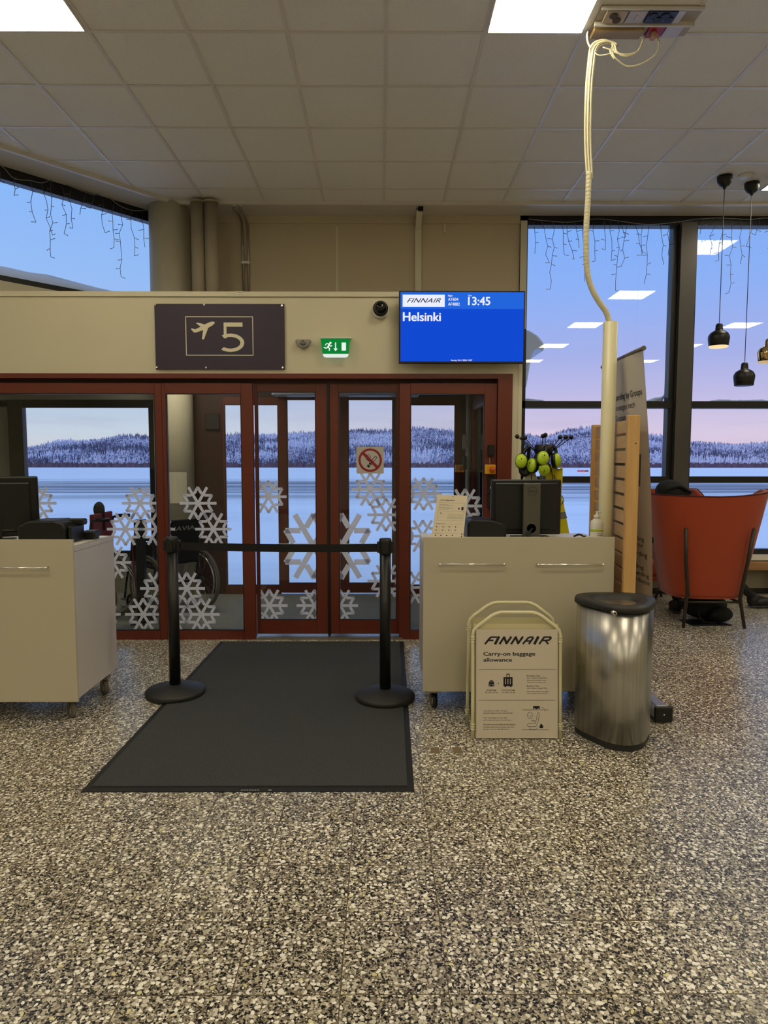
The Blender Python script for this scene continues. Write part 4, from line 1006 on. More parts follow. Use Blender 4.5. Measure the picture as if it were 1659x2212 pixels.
def handle(parent, x0, x1, y, z):
    m = MB(); m.tube([(x0 - .006, y - .03, z), (x1 + .006, y - .03, z)], .0052, 10)
    for x in (x0, x1): m.tube([(x, y, z), (x, y - .03, z)], .005, 8); m.ball((x, y - .03, z), .0085, 10)
    m.build('handle', M_chrome, parent)
# right counter
kr = thing('counter', 'white wheeled boarding counter on the right behind the baggage sign', 'counter', (.79, 4.15, 0), group='wheeled boarding counters')
XA, XB, Y0, Y1 = .243, 1.335, 3.85, 4.42
MB().box(XA, XB, Y0, Y0 + .018, .13, 1.03, bev=.0015).build('front_panel', M_lamb, kr)
MB().box(XA + .012, XB - .012, Y0 + .018, Y1, .965, .99).build('top', M_lamt, kr)
MB().box(XA + .012, XA + .03, Y0 + .018, Y1, .15, .965).build('side_panel', M_lams, kr); MB().box(XB - .03, XB - .012, Y0 + .018, Y1, .15, .965).build('side_panel', M_lams, kr)
MB().box(XA + .03, XB - .03, Y0 + .018, Y1, .15, .168).build('bottom_shelf', M_lams, kr)
handle(kr, .336, .700, Y0, .878); handle(kr, .893, 1.262, Y0, .876)
for x, y in ((.315, 3.95), (1.25, 3.95), (.315, 4.34), (1.25, 4.34)): castor(kr, x, y, .045, .2, M_blackp)
# left counter
kl_ = thing('counter', 'white wheeled boarding counter at the left edge of the photo', 'counter', (-2.2, 4.0, 0), group='wheeled boarding counters')
XA, XB, Y0, Y1 = -2.78, -1.682, 3.70, 4.28
MB().box(XA, XB, Y0, Y0 + .018, .125, 1.033, bev=.0015).build('front_panel', M_lamb, kl_)
MB().box(XA + .012, XB - .012, Y0 + .018, Y1, .965, .99).build('top', M_lamt, kl_)
MB().box(XA + .012, XA + .03, Y0 + .018, Y1, .14, .965).build('side_panel', M_lams, kl_); MB().box(XB - .022, XB - .004, Y0 + .018, Y1, .14, .99).build('side_panel', M_lams, kl_)
MB().box(XA + .03, XB - .03, Y0 + .018, Y1, .14, .158).build('bottom_shelf', M_lams, kl_)
MB().box(XB - .0045, XB - .0035, Y0 + .018, Y1, .9615, .9635).build('edge_seam', M_line, kl_)
handle(kl_, -2.19, -1.818, Y0, .882); handle(kl_, -2.68, -2.31, Y0, .882)
for x, y in ((-1.765, 3.80), (-2.70, 3.80), (-1.735, 4.19), (-2.70, 4.19)): castor(kl_, x, y, .045, .75, M_rubber)

DT = .99
# right monitor, seen from behind
mo = thing('monitor', 'black computer monitor seen from behind on the right counter', 'monitor', (.88, 4.2, DT), group=None)
ma, mb_ = at(1066, 1036, 4.17), at(1214, 1036, 4.17)
MB().box(.68, 1.108, 4.17, 4.21, DT + .02, ma.z, bev=.006).build('panel', M_blackp, mo)
MB().box(.70, 1.088, 4.155, 4.17, DT + .05, ma.z - .02, bev=.006).box(.75, 1.03, 4.150, 4.156, ma.z - .034, ma.z - .031).build('rear_cover', M_blackp, mo)
MB().box(.864, .966, 4.10, 4.135, DT, 1.327, bev=.004).build('stand_column', M_silver, mo)
MB().box(.80, 1.03, 4.02, 4.20, DT + .0005, DT + .014, bev=.004).build('stand_base', M_silver, mo)
MB().box(.87, .96, 4.13, 4.17, 1.12, 1.26).build('mount_block', M_blackp, mo)
lx, lz = .915, 1.279
m = MB()
for k in range(32):
    a, b = k * pi / 16, (k + 1) * pi / 16
    m.prism([(lx + r * math.cos(t), lz + r * math.sin(t)) for r, t in ((.0285, a), (.0285, b), (.0262, b), (.0262, a))], 4.0992, 4.1)
text_mb(m, 'DELL', lx, lz - .006, .012, 4.0994, width=.042, align='c', bold=.03)
m.build('logo', M_blackp, mo)
MB().lathe([(0, 0), (.028, 0)], (.913, 4.099, 1.055), 26, RX).build('cable_hole', M_dark, mo)
m = MB()
for i in range(3): m.tube(catmull([(.912 + .006 * i, 4.098, 1.055), (.905 - .01 * i, 4.085, 1.03), (.892 - .006 * i, 4.08, DT + .01)], 5), .0028, 6)
m.build('cable', M_blackp, mo)
pr_ = thing('receipt_printer', 'black boarding pass printer between paper sign and right monitor', 'printer', (.63, 4.2, DT))
pol = [(0, 0), (.235, 0), (.235, .075), (.215, .098), (.14, .118), (.03, .12), (.008, .108), (0, .08)]
MB().prism([(.520 + a, DT + b) for a, b in pol], 4.06, 4.30).build('body', M_blackp, pr_, bevel=.008)
MB().box(.534, .54, 4.054, 4.06, DT + .02, DT + .1).build('slot', M_blackm, pr_)
MB().tube(catmull([(.70, 4.05, DT + .004), (.77, 4.04, DT + .004), (.83, 4.07, DT + .006)], 6), .003, 6).build('cable', M_blackp, pr_)
# paper holder sign
pa = thing('paper_sign', 'small leaning white paper sign on carry-on baggage on the right counter', 'sign', (.4, 3.98, DT))
TL, TR, BR, BL = at(945, 1068, 4.03), at(1010, 1071, 4.03), at(1000, 1171, 3.97), at(930.5, 1171, 3.97)
BR.z = BL.z = DT + .001
exx = (TR - TL); ezz = (BL - TL)
nrm = exx.cross(ezz).normalized(); nrm = nrm if nrm.y < 0 else -nrm
qd = [TL, TR, BR, BL]
MB().add(qd + [p - nrm * .004 for p in qd], [(0, 1, 2, 3), (7, 6, 5, 4), (0, 4, 5, 1), (1, 5, 6, 2), (2, 6, 7, 3), (3, 7, 4, 0)]).build('sheet', bsdf('paper_sheet', rgb(228, 216, 190), .6), pa)
MB().add([TL.lerp(TR, .4), TL.lerp(TR, .6), TL.lerp(TR, .6) + Vector((0, .12, -(TR.z - DT) + .0)), TL.lerp(TR, .4) + Vector((0, .12, -(TR.z - DT)))], [(0, 1, 2, 3)]).build('prop', M_whitep, pa)
# text on the sheet through an affine map: u right, v down (0..1)
def sheet_M(): 
    return lambda u, v: TL + exx * u + (ezz + (BR - TR - ezz) * u) * v + nrm * .0012
SM_ = sheet_M()
m = MB()
def srect(u0, v0, u1, v1): m.add([SM_(u0, v0), SM_(u1, v0), SM_(u1, v1), SM_(u0, v1)], [(0, 1, 2, 3)])
def stext(s_, u0, u1, v, hh, bold=.02):
    t_ = MB(); text_mb(t_, s_, 0, 0, hh, 0, width=(u1 - u0), bold=bold)
    m.add([SM_(u0 + p.x, v - p.z) for p in t_.v], t_.f)
stext('Carry-on baggage allowance', .12, .60, .125, .022, .03); srect(.5, .035, .54, .045)
for (u0, v0, u1, v1) in ((.1, .17, .93, .172), (.1, .35, .93, .352), (.1, .55, .93, .552), (.1, .17, .103, .55), (.927, .17, .93, .55)): srect(u0, v0, u1, v1)
for r_, (v_, s_) in enumerate(((.215, 'Economy Class'), (.235, 'max. combined weight 8 kg'), (.27, 'Business Class'), (.29, 'max. combined weight 10 kg'), (.315, 'Extra charges may apply'))): stext(s_, .13, .42 if r_ % 2 == 0 else .55, v_, .010, .02)
srect(.74, .27, .78, .31); srect(.84, .25, .91, .32); srect(.17, .39, .23, .405)
for v_ in (.42, .44, .47, .485, .5, .515): stext('carry-on bag must fit the overhead bin', .42, .9, v_, .008, .015)
stext('Prohibited items', .08, .38, .63, .016, .03); srect(.40, .628, .9, .630)
for v_ in (.69, .76):
    for u_ in (.1, .3, .5, .7): srect(u_, v_ - .012, u_ + .035, v_ + .008); stext('items', u_ + .05, u_ + .12, v_ + .006, .008, .01)
stext('Dangerous goods', .08, .34, .83, .012, .03); srect(.36, .828, .85, .830)
for u_ in (.1, .27, .45, .63): srect(u_, .862, u_ + .04, .885)
for v_ in (.83, .88, .95): srect(.92, v_, .955, v_ + .025)
m.build('printed_text', M_ink, pa)
# hand sanitizer
hs = thing('sanitizer_bottle', 'white hand sanitizer pump bottle with a green label on the right counter', 'bottle', (1.302, 4.05, DT))
bx_, by_ = 1.292, 4.05
MB().lathe([(0, DT + .001), (.036, DT + .001), (.038, DT + .006), (.038, DT + .095), (.034, DT + .115), (.018, DT + .128), (.016, DT + .135)], (bx_, by_, 0), 28, sx=1.0, sy=.75).build('bottle', M_whitep, hs)
MB().lathe([(.0385, DT + .052), (.0387, DT + .052), (.0387, DT + .067), (.0385, DT + .067)], (bx_, by_, 0), 28, sx=1.01, sy=.77).build('green_label', bsdf('label_green', rgb(176, 196, 60), .5), hs)
m = MB(); 
for k in range(3): m.box(bx_ - .004, bx_ + .026, by_ - .0285 + k * .0, by_ - .0275, DT + .018 + k * .01, DT + .0205 + k * .01)
m.build('label_print', M_ink, hs)
MB().lathe([(.017, DT + .132), (.017, DT + .15), (.006, DT + .152), (.006, DT + .172), (.0, DT + .172)], (bx_, by_, 0), 18).box(bx_ - .008, bx_ + .028, by_ - .006, by_ + .006, DT + .165, DT + .173, bev=.002).build('pump', M_whitep, hs)
hb_ = thing('cable_end', 'short black cable lying behind the sanitizer bottle', 'cable', (1.2, 4.15, DT))
MB().tube(catmull([(1.20, 4.2, DT + .005), (1.225, 4.17, DT + .02), (1.25, 4.16, DT + .008), (1.27, 4.2, DT + .005)], 6), .006, 8).build('cable', M_blackp, hb_)

# left monitor, printer, small scale
ml_ = thing('monitor', 'black computer monitor at the left edge on the left counter', 'monitor', (-2.15, 4.05, DT))
tl = at(70, 1029, 4.05); 
Mq = Matrix.Translation((-2.03, 4.05, DT)) @ Matrix.Rotation(.35, 4, 'Z') @ Matrix.Rotation(.10, 4, 'X')
MB().box(-.44, .0, -.02, .02, .03, .382, Mq, bev=.006).build('panel', M_blackp, ml_)
MB().box(-.40, -.04, -.035, -.02, .06, .35, Mq, bev=.006).build('rear_cover', M_blackp, ml_)
m = MB(); text_mb(m, 'SAMSUNG', -.16, .068, .011, -.0362, width=.055, align='c', bold=.02, M=Mq); m.build('logo', M_silver, ml_)
MB().box(-.30, -.14, -.09, .10, .0, .012, Matrix.Translation((-2.03, 4.05, DT)) @ Matrix.Rotation(.35, 4, 'Z')).build('stand_base', M_blackp, ml_)
MB().box(-.245, -.195, -.04, -.02, .0, .2, Mq).build('stand_neck', M_blackp, ml_)
pl = thing('boarding_pass_printer', 'black ticket printer with a raised side arm on the left counter', 'printer', (-1.9, 3.95, DT))
pol = [(0, 0), (.27, 0), (.272, .085), (.255, .118), (.20, .132), (.06, .130), (.0, .10)]
MB().prism([(-2.065 + a, DT + b) for a, b in pol], 3.86, 4.08).build('body', M_blackp, pl, bevel=.01)
MB().box(-1.792, -1.770, 3.88, 4.06, DT + .0, DT + .10, bev=.008).build('front_cover', M_blackm, pl)
MB().box(-1.84, -1.745, 3.99, 4.05, DT + .095, DT + .132, bev=.008).build('reader_arm', M_blackm, pl)
sl = thing('barcode_reader', 'low flat black reader beside the left counter printer', 'reader', (-1.73, 4.13, DT))
MB().box(-1.795, -1.712, 4.06, 4.16, DT + .012, DT + .052, bev=.008).build('body', M_blackp, sl)
MB().box(-1.787, -1.722, 4.07, 4.15, DT + .0, DT + .012).build('foot', M_blackm, sl)
cw = thing('white_cable', 'thin pale cable on the left counter under the monitor', 'cable', (-2.15, 3.85, DT))
MB().tube(catmull([(-2.25, 3.79, DT + .06), (-2.16, 3.80, DT + .04), (-2.10, 3.82, DT + .006)], 5), .003, 6).build('cable', M_whitep, cw)

# ================================================================== belt barrier and mat
def stanchion(x, y, label, zt=.995):
    t = thing('barrier_post', label, 'barrier post', (x, y, 0), group='belt barrier posts')
    MB().lathe([(0, .005), (.175, .005), (.182, .012), (.182, .032), (.175, .040), (.06, .066), (.036, .072)], (x, y, 0), 48).build('base', M_lid, t)
    MB().lathe([(.034, .065), (.034, .9), (.0, .9)], (x, y, 0), 28).build('post', M_blackm, t)
    MB().lathe([(.0345, .90), (.038, .905), (.038, zt - .01), (.034, zt), (0, zt)], (x, y, 0), 28).build('belt_head', M_blackp, t)
    m = MB()
    for a in (0, pi / 2, pi, 1.5 * pi):
        m.box(.034, .05, -.018, .018, zt - .085, zt - .02, Matrix.Translation((x, y, 0)) @ Matrix.Rotation(a, 4, 'Z'))
    m.build('belt_clip', M_blackp, t)
    return t
A_ = (-1.285, 4.17); B_ = (.028, 4.085)
stanchion(*A_, 'left black belt barrier post, its round base at the mat edge'); stanchion(*B_, 'right black belt barrier post, its round base beside the counter')
m = MB(); a = Vector((*A_, 0)); b = Vector((*B_, 0)); d = (b - a).normalized(); n = Vector((-d.y, d.x, 0)) * .0012
a2, b2 = a + d * .048, b - d * .048
vs = []
for i in range(13):
    p = a2.lerp(b2, i / 12); sag = .006 * (1 - (2 * i / 12 - 1) ** 2)
    vs += [p - n + Vector((0, 0, .914 - sag)), p - n + Vector((0, 0, .962 - sag)), p + n + Vector((0, 0, .962 - sag)), p + n + Vector((0, 0, .914 - sag))]
fs = [(4 * i + j, 4 * i + (j + 1) % 4, 4 * i + 4 + (j + 1) % 4, 4 * i + 4 + j) for i in range(12) for j in range(4)] + [(0, 1, 2, 3), (48, 49, 50, 51)]
m.add(vs, fs).build('barrier_belt', M_blackfab, label='black retractable belt stretched between the two barrier posts', cat='belt', base=(-.6, 4.12, .9))
mt_ = thing('entrance_mat', 'large charcoal entrance mat on the terrazzo before the doors', 'mat', (-.57, 4.16, 0))
q4 = [(-1.327, 2.915), (.150, 2.915), (.185, 5.41), (-1.292, 5.41)]
MB().prismz(q4, .0005, .004).build('rubber_border', M_matb, mt_)
cx0, cy0 = -.57, 4.16
MB().prismz([(x + (.03 if x < cx0 else -.03), y + (.045 if y < cy0 else -.03)) for x, y in q4], .004, .0085).build('pile', M_mat, mt_)
m = MB(); 
for k in range(7): m.box(-.62 + k * .012, -.613 + k * .012, 2.922, 2.932, .004, .0045)
m.box(-.50, -.485, 2.922, 2.932, .004, .0045); m.build('edge_print', M_greyp, mt_)
# floor spots of worn tape
for i, (x_, y_) in enumerate(((940, 1621), (988, 1621))):
    d_ = ray(x_, y_); t_ = -EYE / d_.z; X, Y = d_.x * t_, d_.y * t_
    MB().box(X - .022, X + .022, Y - .035, Y + .035, .0004, .0012).build('floor_tape', bsdf('tape_brown', rgb(122, 106, 82), .6) if i == 0 else bpy.data.materials['tape_brown'], label=('left' if i == 0 else 'right') + ' of two small worn brown tape patches on the floor', cat='tape', group='floor tape patches', base=(X, Y, 0))

# ================================================================== carry-on sign stand
ss = thing('baggage_sign_stand', 'cream tubular floor stand showing a carry-on baggage allowance poster', 'sign stand', (.71, 3.6, 0))
def fold_frame(xc, yb_, yt, w_, H_, name):
    def y_at(z): return yb_ + (yt - yb_) * z / H_
    c_ = .10; pts = [(xc - w_ / 2, 0.002), (xc - w_ / 2, H_ - .085)]
    prof_ = [(-w_ / 2, .002), (-w_ / 2, .2), (-w_ / 2, H_ - .12), (-w_ / 2 + .006, H_ - .095), (-w_ / 2 + .028, H_ - .072), (-w_ / 2 + .10, H_ - .018), (-w_ / 2 + .125, H_ - .006), (-w_ / 2 + .15, H_), (w_ / 2 - .15, H_), (w_ / 2 - .125, H_ - .006), (w_ / 2 - .10, H_ - .018), (w_ / 2 - .028, H_ - .072), (w_ / 2 - .006, H_ - .095), (w_ / 2, H_ - .12), (w_ / 2, .2), (w_ / 2, .002)]
    o = MB().tube([(xc + a, y_at(z), z) for a, z in prof_], .0095, 12).build(name, M_cream, ss)
    cl = MB()
    for s_ in (-1, 1):
        for z0 in (H_ - .155, H_ - .142, H_ - .129, .05, .063, .076):
            cl.lathe([(.009, -.004), (.0125, -.003), (.0125, .003), (.009, .004)], (xc + s_ * w_ / 2, y_at(z0), z0), 14)
    cl.build('coupling_rings', M_cream, o)
    return y_at
ya_f = fold_frame(.718, 3.495, 3.545, .462, .665, 'front_frame')
ya_b = fold_frame(.716, 3.715, 3.665, .462, .693, 'back_frame')
MB().box(.509, .924, -.002, .002, 0, .50, Matrix.Translation((0, 3.672, .10)) @ Matrix.Rotation(-(3.665 - 3.715) / .69 * -1, 4, 'X')).build('back_board', M_creamp, ss)
th = math.atan2(.05, .665)
MP = Matrix.Translation((0, 3.4935, .004)) @ Matrix.Rotation(-th, 4, 'X')
MB().box(.503, .933, -.013, -.008, .002, .575, MP).build('poster', M_paper, ss)
MB().box(.494, .942, .008, .012, .012, .60, MP).build('front_board', M_creamp, ss)
def sp(x, y):                      # poster coordinates from the reading layout (205..1400, 500..2095)
    return .503 + (x - 205) / 1195 * .43, .575 - (y - 500) / 1595 * .573
m = MB()
def st(s_, x0, x1, yb_, yc_, bold=.01, shear=0, space=1.0, mm=None):
    a, b = sp(x0, yb_), sp(x1, yc_); text_mb(mm or m, s_, a[0], a[1], b[1] - a[1], -.0134, width=(b[0] - a[0]), bold=bold, shear=shear, space=space, M=MP)
# airline word mark drawn letter by letter
def glyph(segs, x0, wdt, y0=712, y1=604, sh=55, wt=21):
    for s_ in segs:
        for (a, b) in zip(s_, s_[1:]):
            def T(p): 
                X = x0 + p[0] * wdt + (p[1]) * sh; Yp = y0 + (y1 - y0) * p[1]
                return Vector(sp(X, Yp))
            A, B = T(a), T(b); d = (B - A); l = d.length; d = d / l
            k = abs(d.x); wv = (wt * (1.15 - .35 * k)) / 1195 * .43
            nn = Vector((-d.y, d.x)) * wv / 2; e = d * wv * .25
            m.prism([tuple(A + nn - e), tuple(A - nn - e), tuple(B - nn + e), tuple(B + nn + e)], -.0138 - .00001 * random.random(), -.0132, MP)
glyph([[(0, 0.03), (.28, .8), (.45, .93), (1.25, .93)], [(.2, .48), (.95, .48)]], 335, 95, wt=29)
glyph([[(0, .03), (.1, .95)]], 482, 20, wt=38)
glyph([[(0, .03), (.12, .93), (.75, .07), (.9, .95)]], 548, 128, wt=31); glyph([[(0, .03), (.12, .93), (.75, .07), (.9, .95)]], 718, 128, wt=31)
glyph([[(0, 0.03), (.3, .8), (.5, .93), (.85, .93), (1.0, .8), (.85, .03)], [(.2, .4), (.95, .4)]], 888, 105, wt=28)
glyph([[(0, .03), (.1, .95)]], 1058, 20, wt=38)
glyph([[(0, .03), (.15, .93), (.85, .93), (.95, .75), (.85, .5), (.15, .46)], [(.5, .46), (.95, .03)]], 1130, 130, wt=28)
st('Carry-on baggage', 312, 1068, 882, 828, .045); st('allowance', 312, 728, 970, 916, .045)
st('Small bag', 357, 497, 1397, 1376, .03); st('40 x 30 x 15 cm', 336, 520, 1432, 1412, .012)
st('Carry-on bag', 580, 770, 1397, 1376, .03); st('55 x 40 x 23 cm', 580, 772, 1432, 1412, .012)
st('Economy Class', 948, 1140, 1188, 1168, .035); st('max. combined weight 8 kg', 948, 1232, 1218, 1200, .015); st('(Economy Superlight tickets', 948, 1225, 1252, 1235, .008); st('include one small bag only)', 948, 1222, 1282, 1265, .008)
st('Business Class', 948, 1130, 1338, 1318, .035); st('max. combined weight 10 kg', 948, 1240, 1368, 1350, .015); st('Note: Extra charges may apply', 948, 1265, 1418, 1400, .012); st('if you exceed your allowance.', 948, 1248, 1446, 1430, .012)
st('You need to be able to fit your', 310, 666, 1700, 1682, .01); st('carry-on bag into the overhead bin.', 310, 744, 1733, 1715, .018)
st('Your small bag must be able', 308, 657, 1802, 1784, .012); st('to fit under the seat in front of you.', 308, 716, 1836, 1818, .01)
st('Any items you purchase at the airport,', 308, 784, 1902, 1882, .025); st('including duty-free products, are part', 308, 760, 1938, 1918, .01); st('of your carry-on bag allowance.', 308, 692, 1970, 1950, .01)
m.build('poster_lettering', M_ink, ss)
m = MB()
def rc(x0, y0, x1, y1, dy=0): (a, b), (c, d) = sp(x0, y1), sp(x1, y0); m.box(a, c, -.0136 - dy, -.0131 - dy, b, d, MP)
def pl_(pts, dy=0): m.prism([sp(*q) for q in pts], -.0136 - dy, -.0131 - dy, MP)
pl_([(388, 1335), (388, 1285), (400, 1256), (420, 1244), (427, 1236), (436, 1244), (456, 1256), (468, 1285), (468, 1335)])
rc(604, 1200, 738, 1330); rc(648, 1150, 658, 1200); rc(684, 1150, 694, 1200); rc(648, 1148, 694, 1160); rc(620, 1330, 642, 1344); rc(700, 1330, 722, 1344)
rc(524, 1285, 536, 1297); rc(1040, 1622, 1135, 1668)
pl_([(1134, 1948), (1134, 1915), (1146, 1893), (1158, 1882), (1172, 1893), (1186, 1915), (1186, 1948)]); rc(985, 1768, 1005, 1776)
m.build('pictograms', M_ink, ss)
mg = m; m = MB()
rc(402, 1300, 452, 1304, .0006); rc(410, 1264, 446, 1268, .0006)
for x in (628, 664, 700): rc(x, 1222, x + 10, 1298, .0006)
rc(400, 1302, 404, 1335, .0006); rc(450, 1302, 454, 1335, .0006); rc(1055, 1655, 1070, 1668, .0006); rc(1105, 1655, 1120, 1668, .0006)
m.build('pictogram_details', M_paper, ss)
m = MB(); rc(242, 1082, 1366, 1088); rc(236, 1534, 1362, 1540); m.build('divider_line', M_line, ss)
m = MB(); rc(878, 1676, 1268, 1681); rc(878, 1970, 1268, 1975)
def pline(pts, w_=5):
    for (a, b) in zip(pts, pts[1:]):
        A, B = Vector(sp(*a)), Vector(sp(*b)); d = (B - A).normalized(); wv = w_ / 1195 * .43; nn = Vector((-d.y, d.x)) * wv / 2
        m.prism([tuple(A + nn), tuple(A - nn), tuple(B - nn), tuple(B + nn)], -.0136, -.0131, MP)
pline([(993 + 36 * math.cos(t * pi / 10), 1760 + 50 * math.sin(t * pi / 10)) for t in range(21)])
pline([(1120, 1715), (1132, 1730), (1112, 1850), (1090, 1905), (1075, 1925), (965, 1925), (952, 1900), (975, 1882), (1060, 1880), (1085, 1860), (1020, 1842), (1025, 1832), (1085, 1835), (1105, 1720), (1120, 1715)])
pline([(990, 1930), (985, 1962), (1085, 1962), (1105, 1940)]); pline([(1160, 1642), (1190, 1652), (1215, 1680), (1218, 1700)])
m.build('seat_drawing', bsdf('ink_grey', rgb(70, 62, 62), .6), ss)

# ================================================================== waste bin
wb = thing('waste_bin', 'brushed steel waste bin with a black open lid beside the sign stand', 'bin', (1.26, 3.52, 0))
def rtri(cx, cy, s_, n=84, k=.10):       # rounded triangle, blunt corner towards the viewer
    P_ = []
    for i in range(n):
        t = 2 * pi * i / n; r_ = .193 * s_ * (1 + k * math.cos(3 * (t + pi / 2))); P_.append((cx + r_ * math.cos(t), cy + r_ * math.sin(t)))
    return P_
cxb, cyb = 1.247, 3.53
MB().prismz(rtri(cxb, cyb, .97), .004, .035).build('base_ring', M_lid, wb)
body = MB(); body.prismz(rtri(cxb, cyb, .985), .035, .715, smooth=True); body.build('body', M_steel, wb)
lidm = MB(); o1 = rtri(cxb, cyb, 1.045); o2 = rtri(cxb, cyb, 1.03); hole = rtri(cxb, cyb + .01, .70); hole2 = rtri(cxb, cyb + .02, .44)
def ringz(m_, P, zp, Q, zq):
    n = len(P); m_.add([(x, y, zp) for x, y in P] + [(x, y, zq) for x, y in Q], [(i, (i + 1) % n, n + (i + 1) % n, n + i) for i in range(n)], True)
ringz(lidm, rtri(cxb, cyb, .99), .708, o1, .712); ringz(lidm, o1, .712, o1, .730); ringz(lidm, o1, .730, rtri(cxb, cyb, 1.02), .741); ringz(lidm, rtri(cxb, cyb, 1.02), .741, hole, .738); ringz(lidm, hole, .738, hole2, .700); ringz(lidm, hole2, .70, hole2, .66)
lidm.build('lid', M_lid, wb)
MB().prismz(hole2, .655, .66).build('opening', M_blackp, wb)
q = at(1327, 1324, 3.33); 
MB().cyl((q.x, 3.40, q.z), (q.x, 3.318, q.z), .0095, 20).build('lock', M_chrome, wb)
MB().cyl((q.x, 3.3175, q.z), (q.x, 3.316, q.z), .005, 12).build('lock_keyway', M_dark, wb)
q2 = at(1348, 1322, 3.34); MB().box(q2.x - .018, q2.x + .018, 3.334, 3.39, q2.z - .006, q2.z + .006, Matrix.Identity(4)).build('badge', M_lid, wb)
tm = MB(); text_mb(tm, 'ROSTI', q2.x, q2.z - .003, .006, 3.3335, width=.028, align='c', bold=.02); tm.build('badge_lettering', M_silver, wb)

# ================================================================== roll-up banner
rb = thing('rollup_banner', 'tall pale roll-up banner about boarding by groups behind the slatted screen', 'banner', (1.57, 4.15, 0))
bn_t, bf_t, bn_b, bf_b = Vector((1.482, 3.90, 2.085)), Vector((1.510, 4.68, 2.085)), Vector((1.568, 3.86, .07)), Vector((1.575, 4.66, .07))
def ban(u, v, o_=0.0):      # u: 0 far .. 1 near, v: 0 top .. 1 bottom ; slight bulge
    a = bf_t.lerp(bn_t, u); b = bf_b.lerp(bn_b, u); p = a.lerp(b, v); p.x += .03 * math.sin(pi * v) - .018 * math.sin(pi * u) - o_; return p
m = MB(); nu, nv = 10, 16
for s_ in (0, 1):
    for i in range(nv + 1):
        for j in range(nu + 1): m.v.append(ban(j / nu, i / nv, -.0015 * s_))
for s_ in (0, 1):
    b_ = s_ * (nu + 1) * (nv + 1)
    for i in range(nv):
        for j in range(nu): m.f.append([b_ + i * (nu + 1) + j, b_ + i * (nu + 1) + j + 1, b_ + (i + 1) * (nu + 1) + j + 1, b_ + (i + 1) * (nu + 1) + j]); m.m.append(0); m.sm.append(True)
m.build('fabric', bsdf('banner_white', rgb(206, 198, 186), .6, var=.02), rb)
m = MB(); m.tube([bf_t + Vector((0, .01, .012)), bn_t + Vector((0, -.012, .012))], .014, 10); m.build('top_rail', M_grey, rb)
MB().box(1.53, 1.625, 3.70, 4.80, .012, .095, bev=.02).build('cassette', bsdf('alu', rgb(176, 180, 192), .3, .6), rb)
MB().box(1.525, 1.630, 3.685, 3.703, .008, .10, bev=.012).build('end_cap', M_blackp, rb)
MB().cyl((1.578, 3.686, .055), (1.578, 3.682, .055), .004, 10).build('cap_screw', M_chrome, rb)
MB().box(1.46, 1.66, 3.76, 3.79, 0, .012).box(1.46, 1.66, 4.70, 4.73, 0, .012).build('foot', M_stain, rb)
m = MB()
def bt(s_, u0, u1, v, hh, bold=.02):
    t_ = MB(); text_mb(t_, s_, 0, 0, hh, 0, width=(u1 - u0), bold=bold)
    m.add([ban(u0 + p.x, v - p.z, .0012) for p in t_.v], t_.f)
L_ = .78
bt('Boarding by Groups', .35, .94, .120, .0190, .03)
bt('Einsteigen nach', .34, .80, .152, .018, .0); bt('Gruppen', .34, .60, .184, .018, .0)
for i, s_ in enumerate(('Please have your boarding', 'pass and passport ready', 'for boarding')): bt(s_, .1, .80, .30 + i * .022, .010, .0)
bt('Boarding', .55, .87, .545, .013, .02); bt('your', .7, .86, .563, .013, .02); bt('boarding', .6, .92, .590, .014, .02)
bt('Boarding', .5, .86, .628, .012, .0); bt('die Boarding', .5, .95, .648, .012, .0); bt('der Bordkarte', .5, .96, .668, .012, .0)
m.build('lettering', bsdf('banner_ink', rgb(24, 24, 34), .6), rb)

# ================================================================== slatted wooden screen
sw = thing('slatted_screen', 'light birch slatted wooden screen behind the right counter', 'screen', (1.46, 4.3, 0))
pn, pf_ = Vector((1.405, 3.81, 0)), Vector((1.530, 4.86, 0)); dd = (pf_ - pn).normalized(); Ls = (pf_ - pn).length; angs = math.atan2(dd.y, dd.x)
MS = Matrix.Translation(pn) @ Matrix.Rotation(angs, 4, 'Z')
ZT = 1.716
MB().box(-.022, .022, -.034, .034, 0, ZT, MS, bev=.004).build('post', M_birch, sw)
MB().box(Ls - .022, Ls + .022, -.03, .03, 0, ZT, MS, bev=.004).build('post', M_birch, sw)
nsl = 16; zb0 = .30; pitch = (ZT - .02 - zb0) / nsl
for i in range(nsl):
    z0 = zb0 + i * pitch
    MB().box(.022, Ls - .022, -.006, .006, z0 + .017, z0 + pitch, MS).build('slat', M_birchy, sw)
MB().box(.02, Ls - .02, -.014, .014, .06, .12, MS).build('bottom_rail', M_birch, sw)
MB().cyl(MS @ Vector((-.023, -.012, 1.56)), MS @ Vector((-.0245, -.012, 1.56)), .004, 10).build('screw_hole', M_dark, sw)
q = MS @ Vector((0.05, -.03, 0))
MB().box(1.44, 1.462, 3.83, 3.86, 1.32, 1.50).build('hinge_strip', M_blackp, sw)

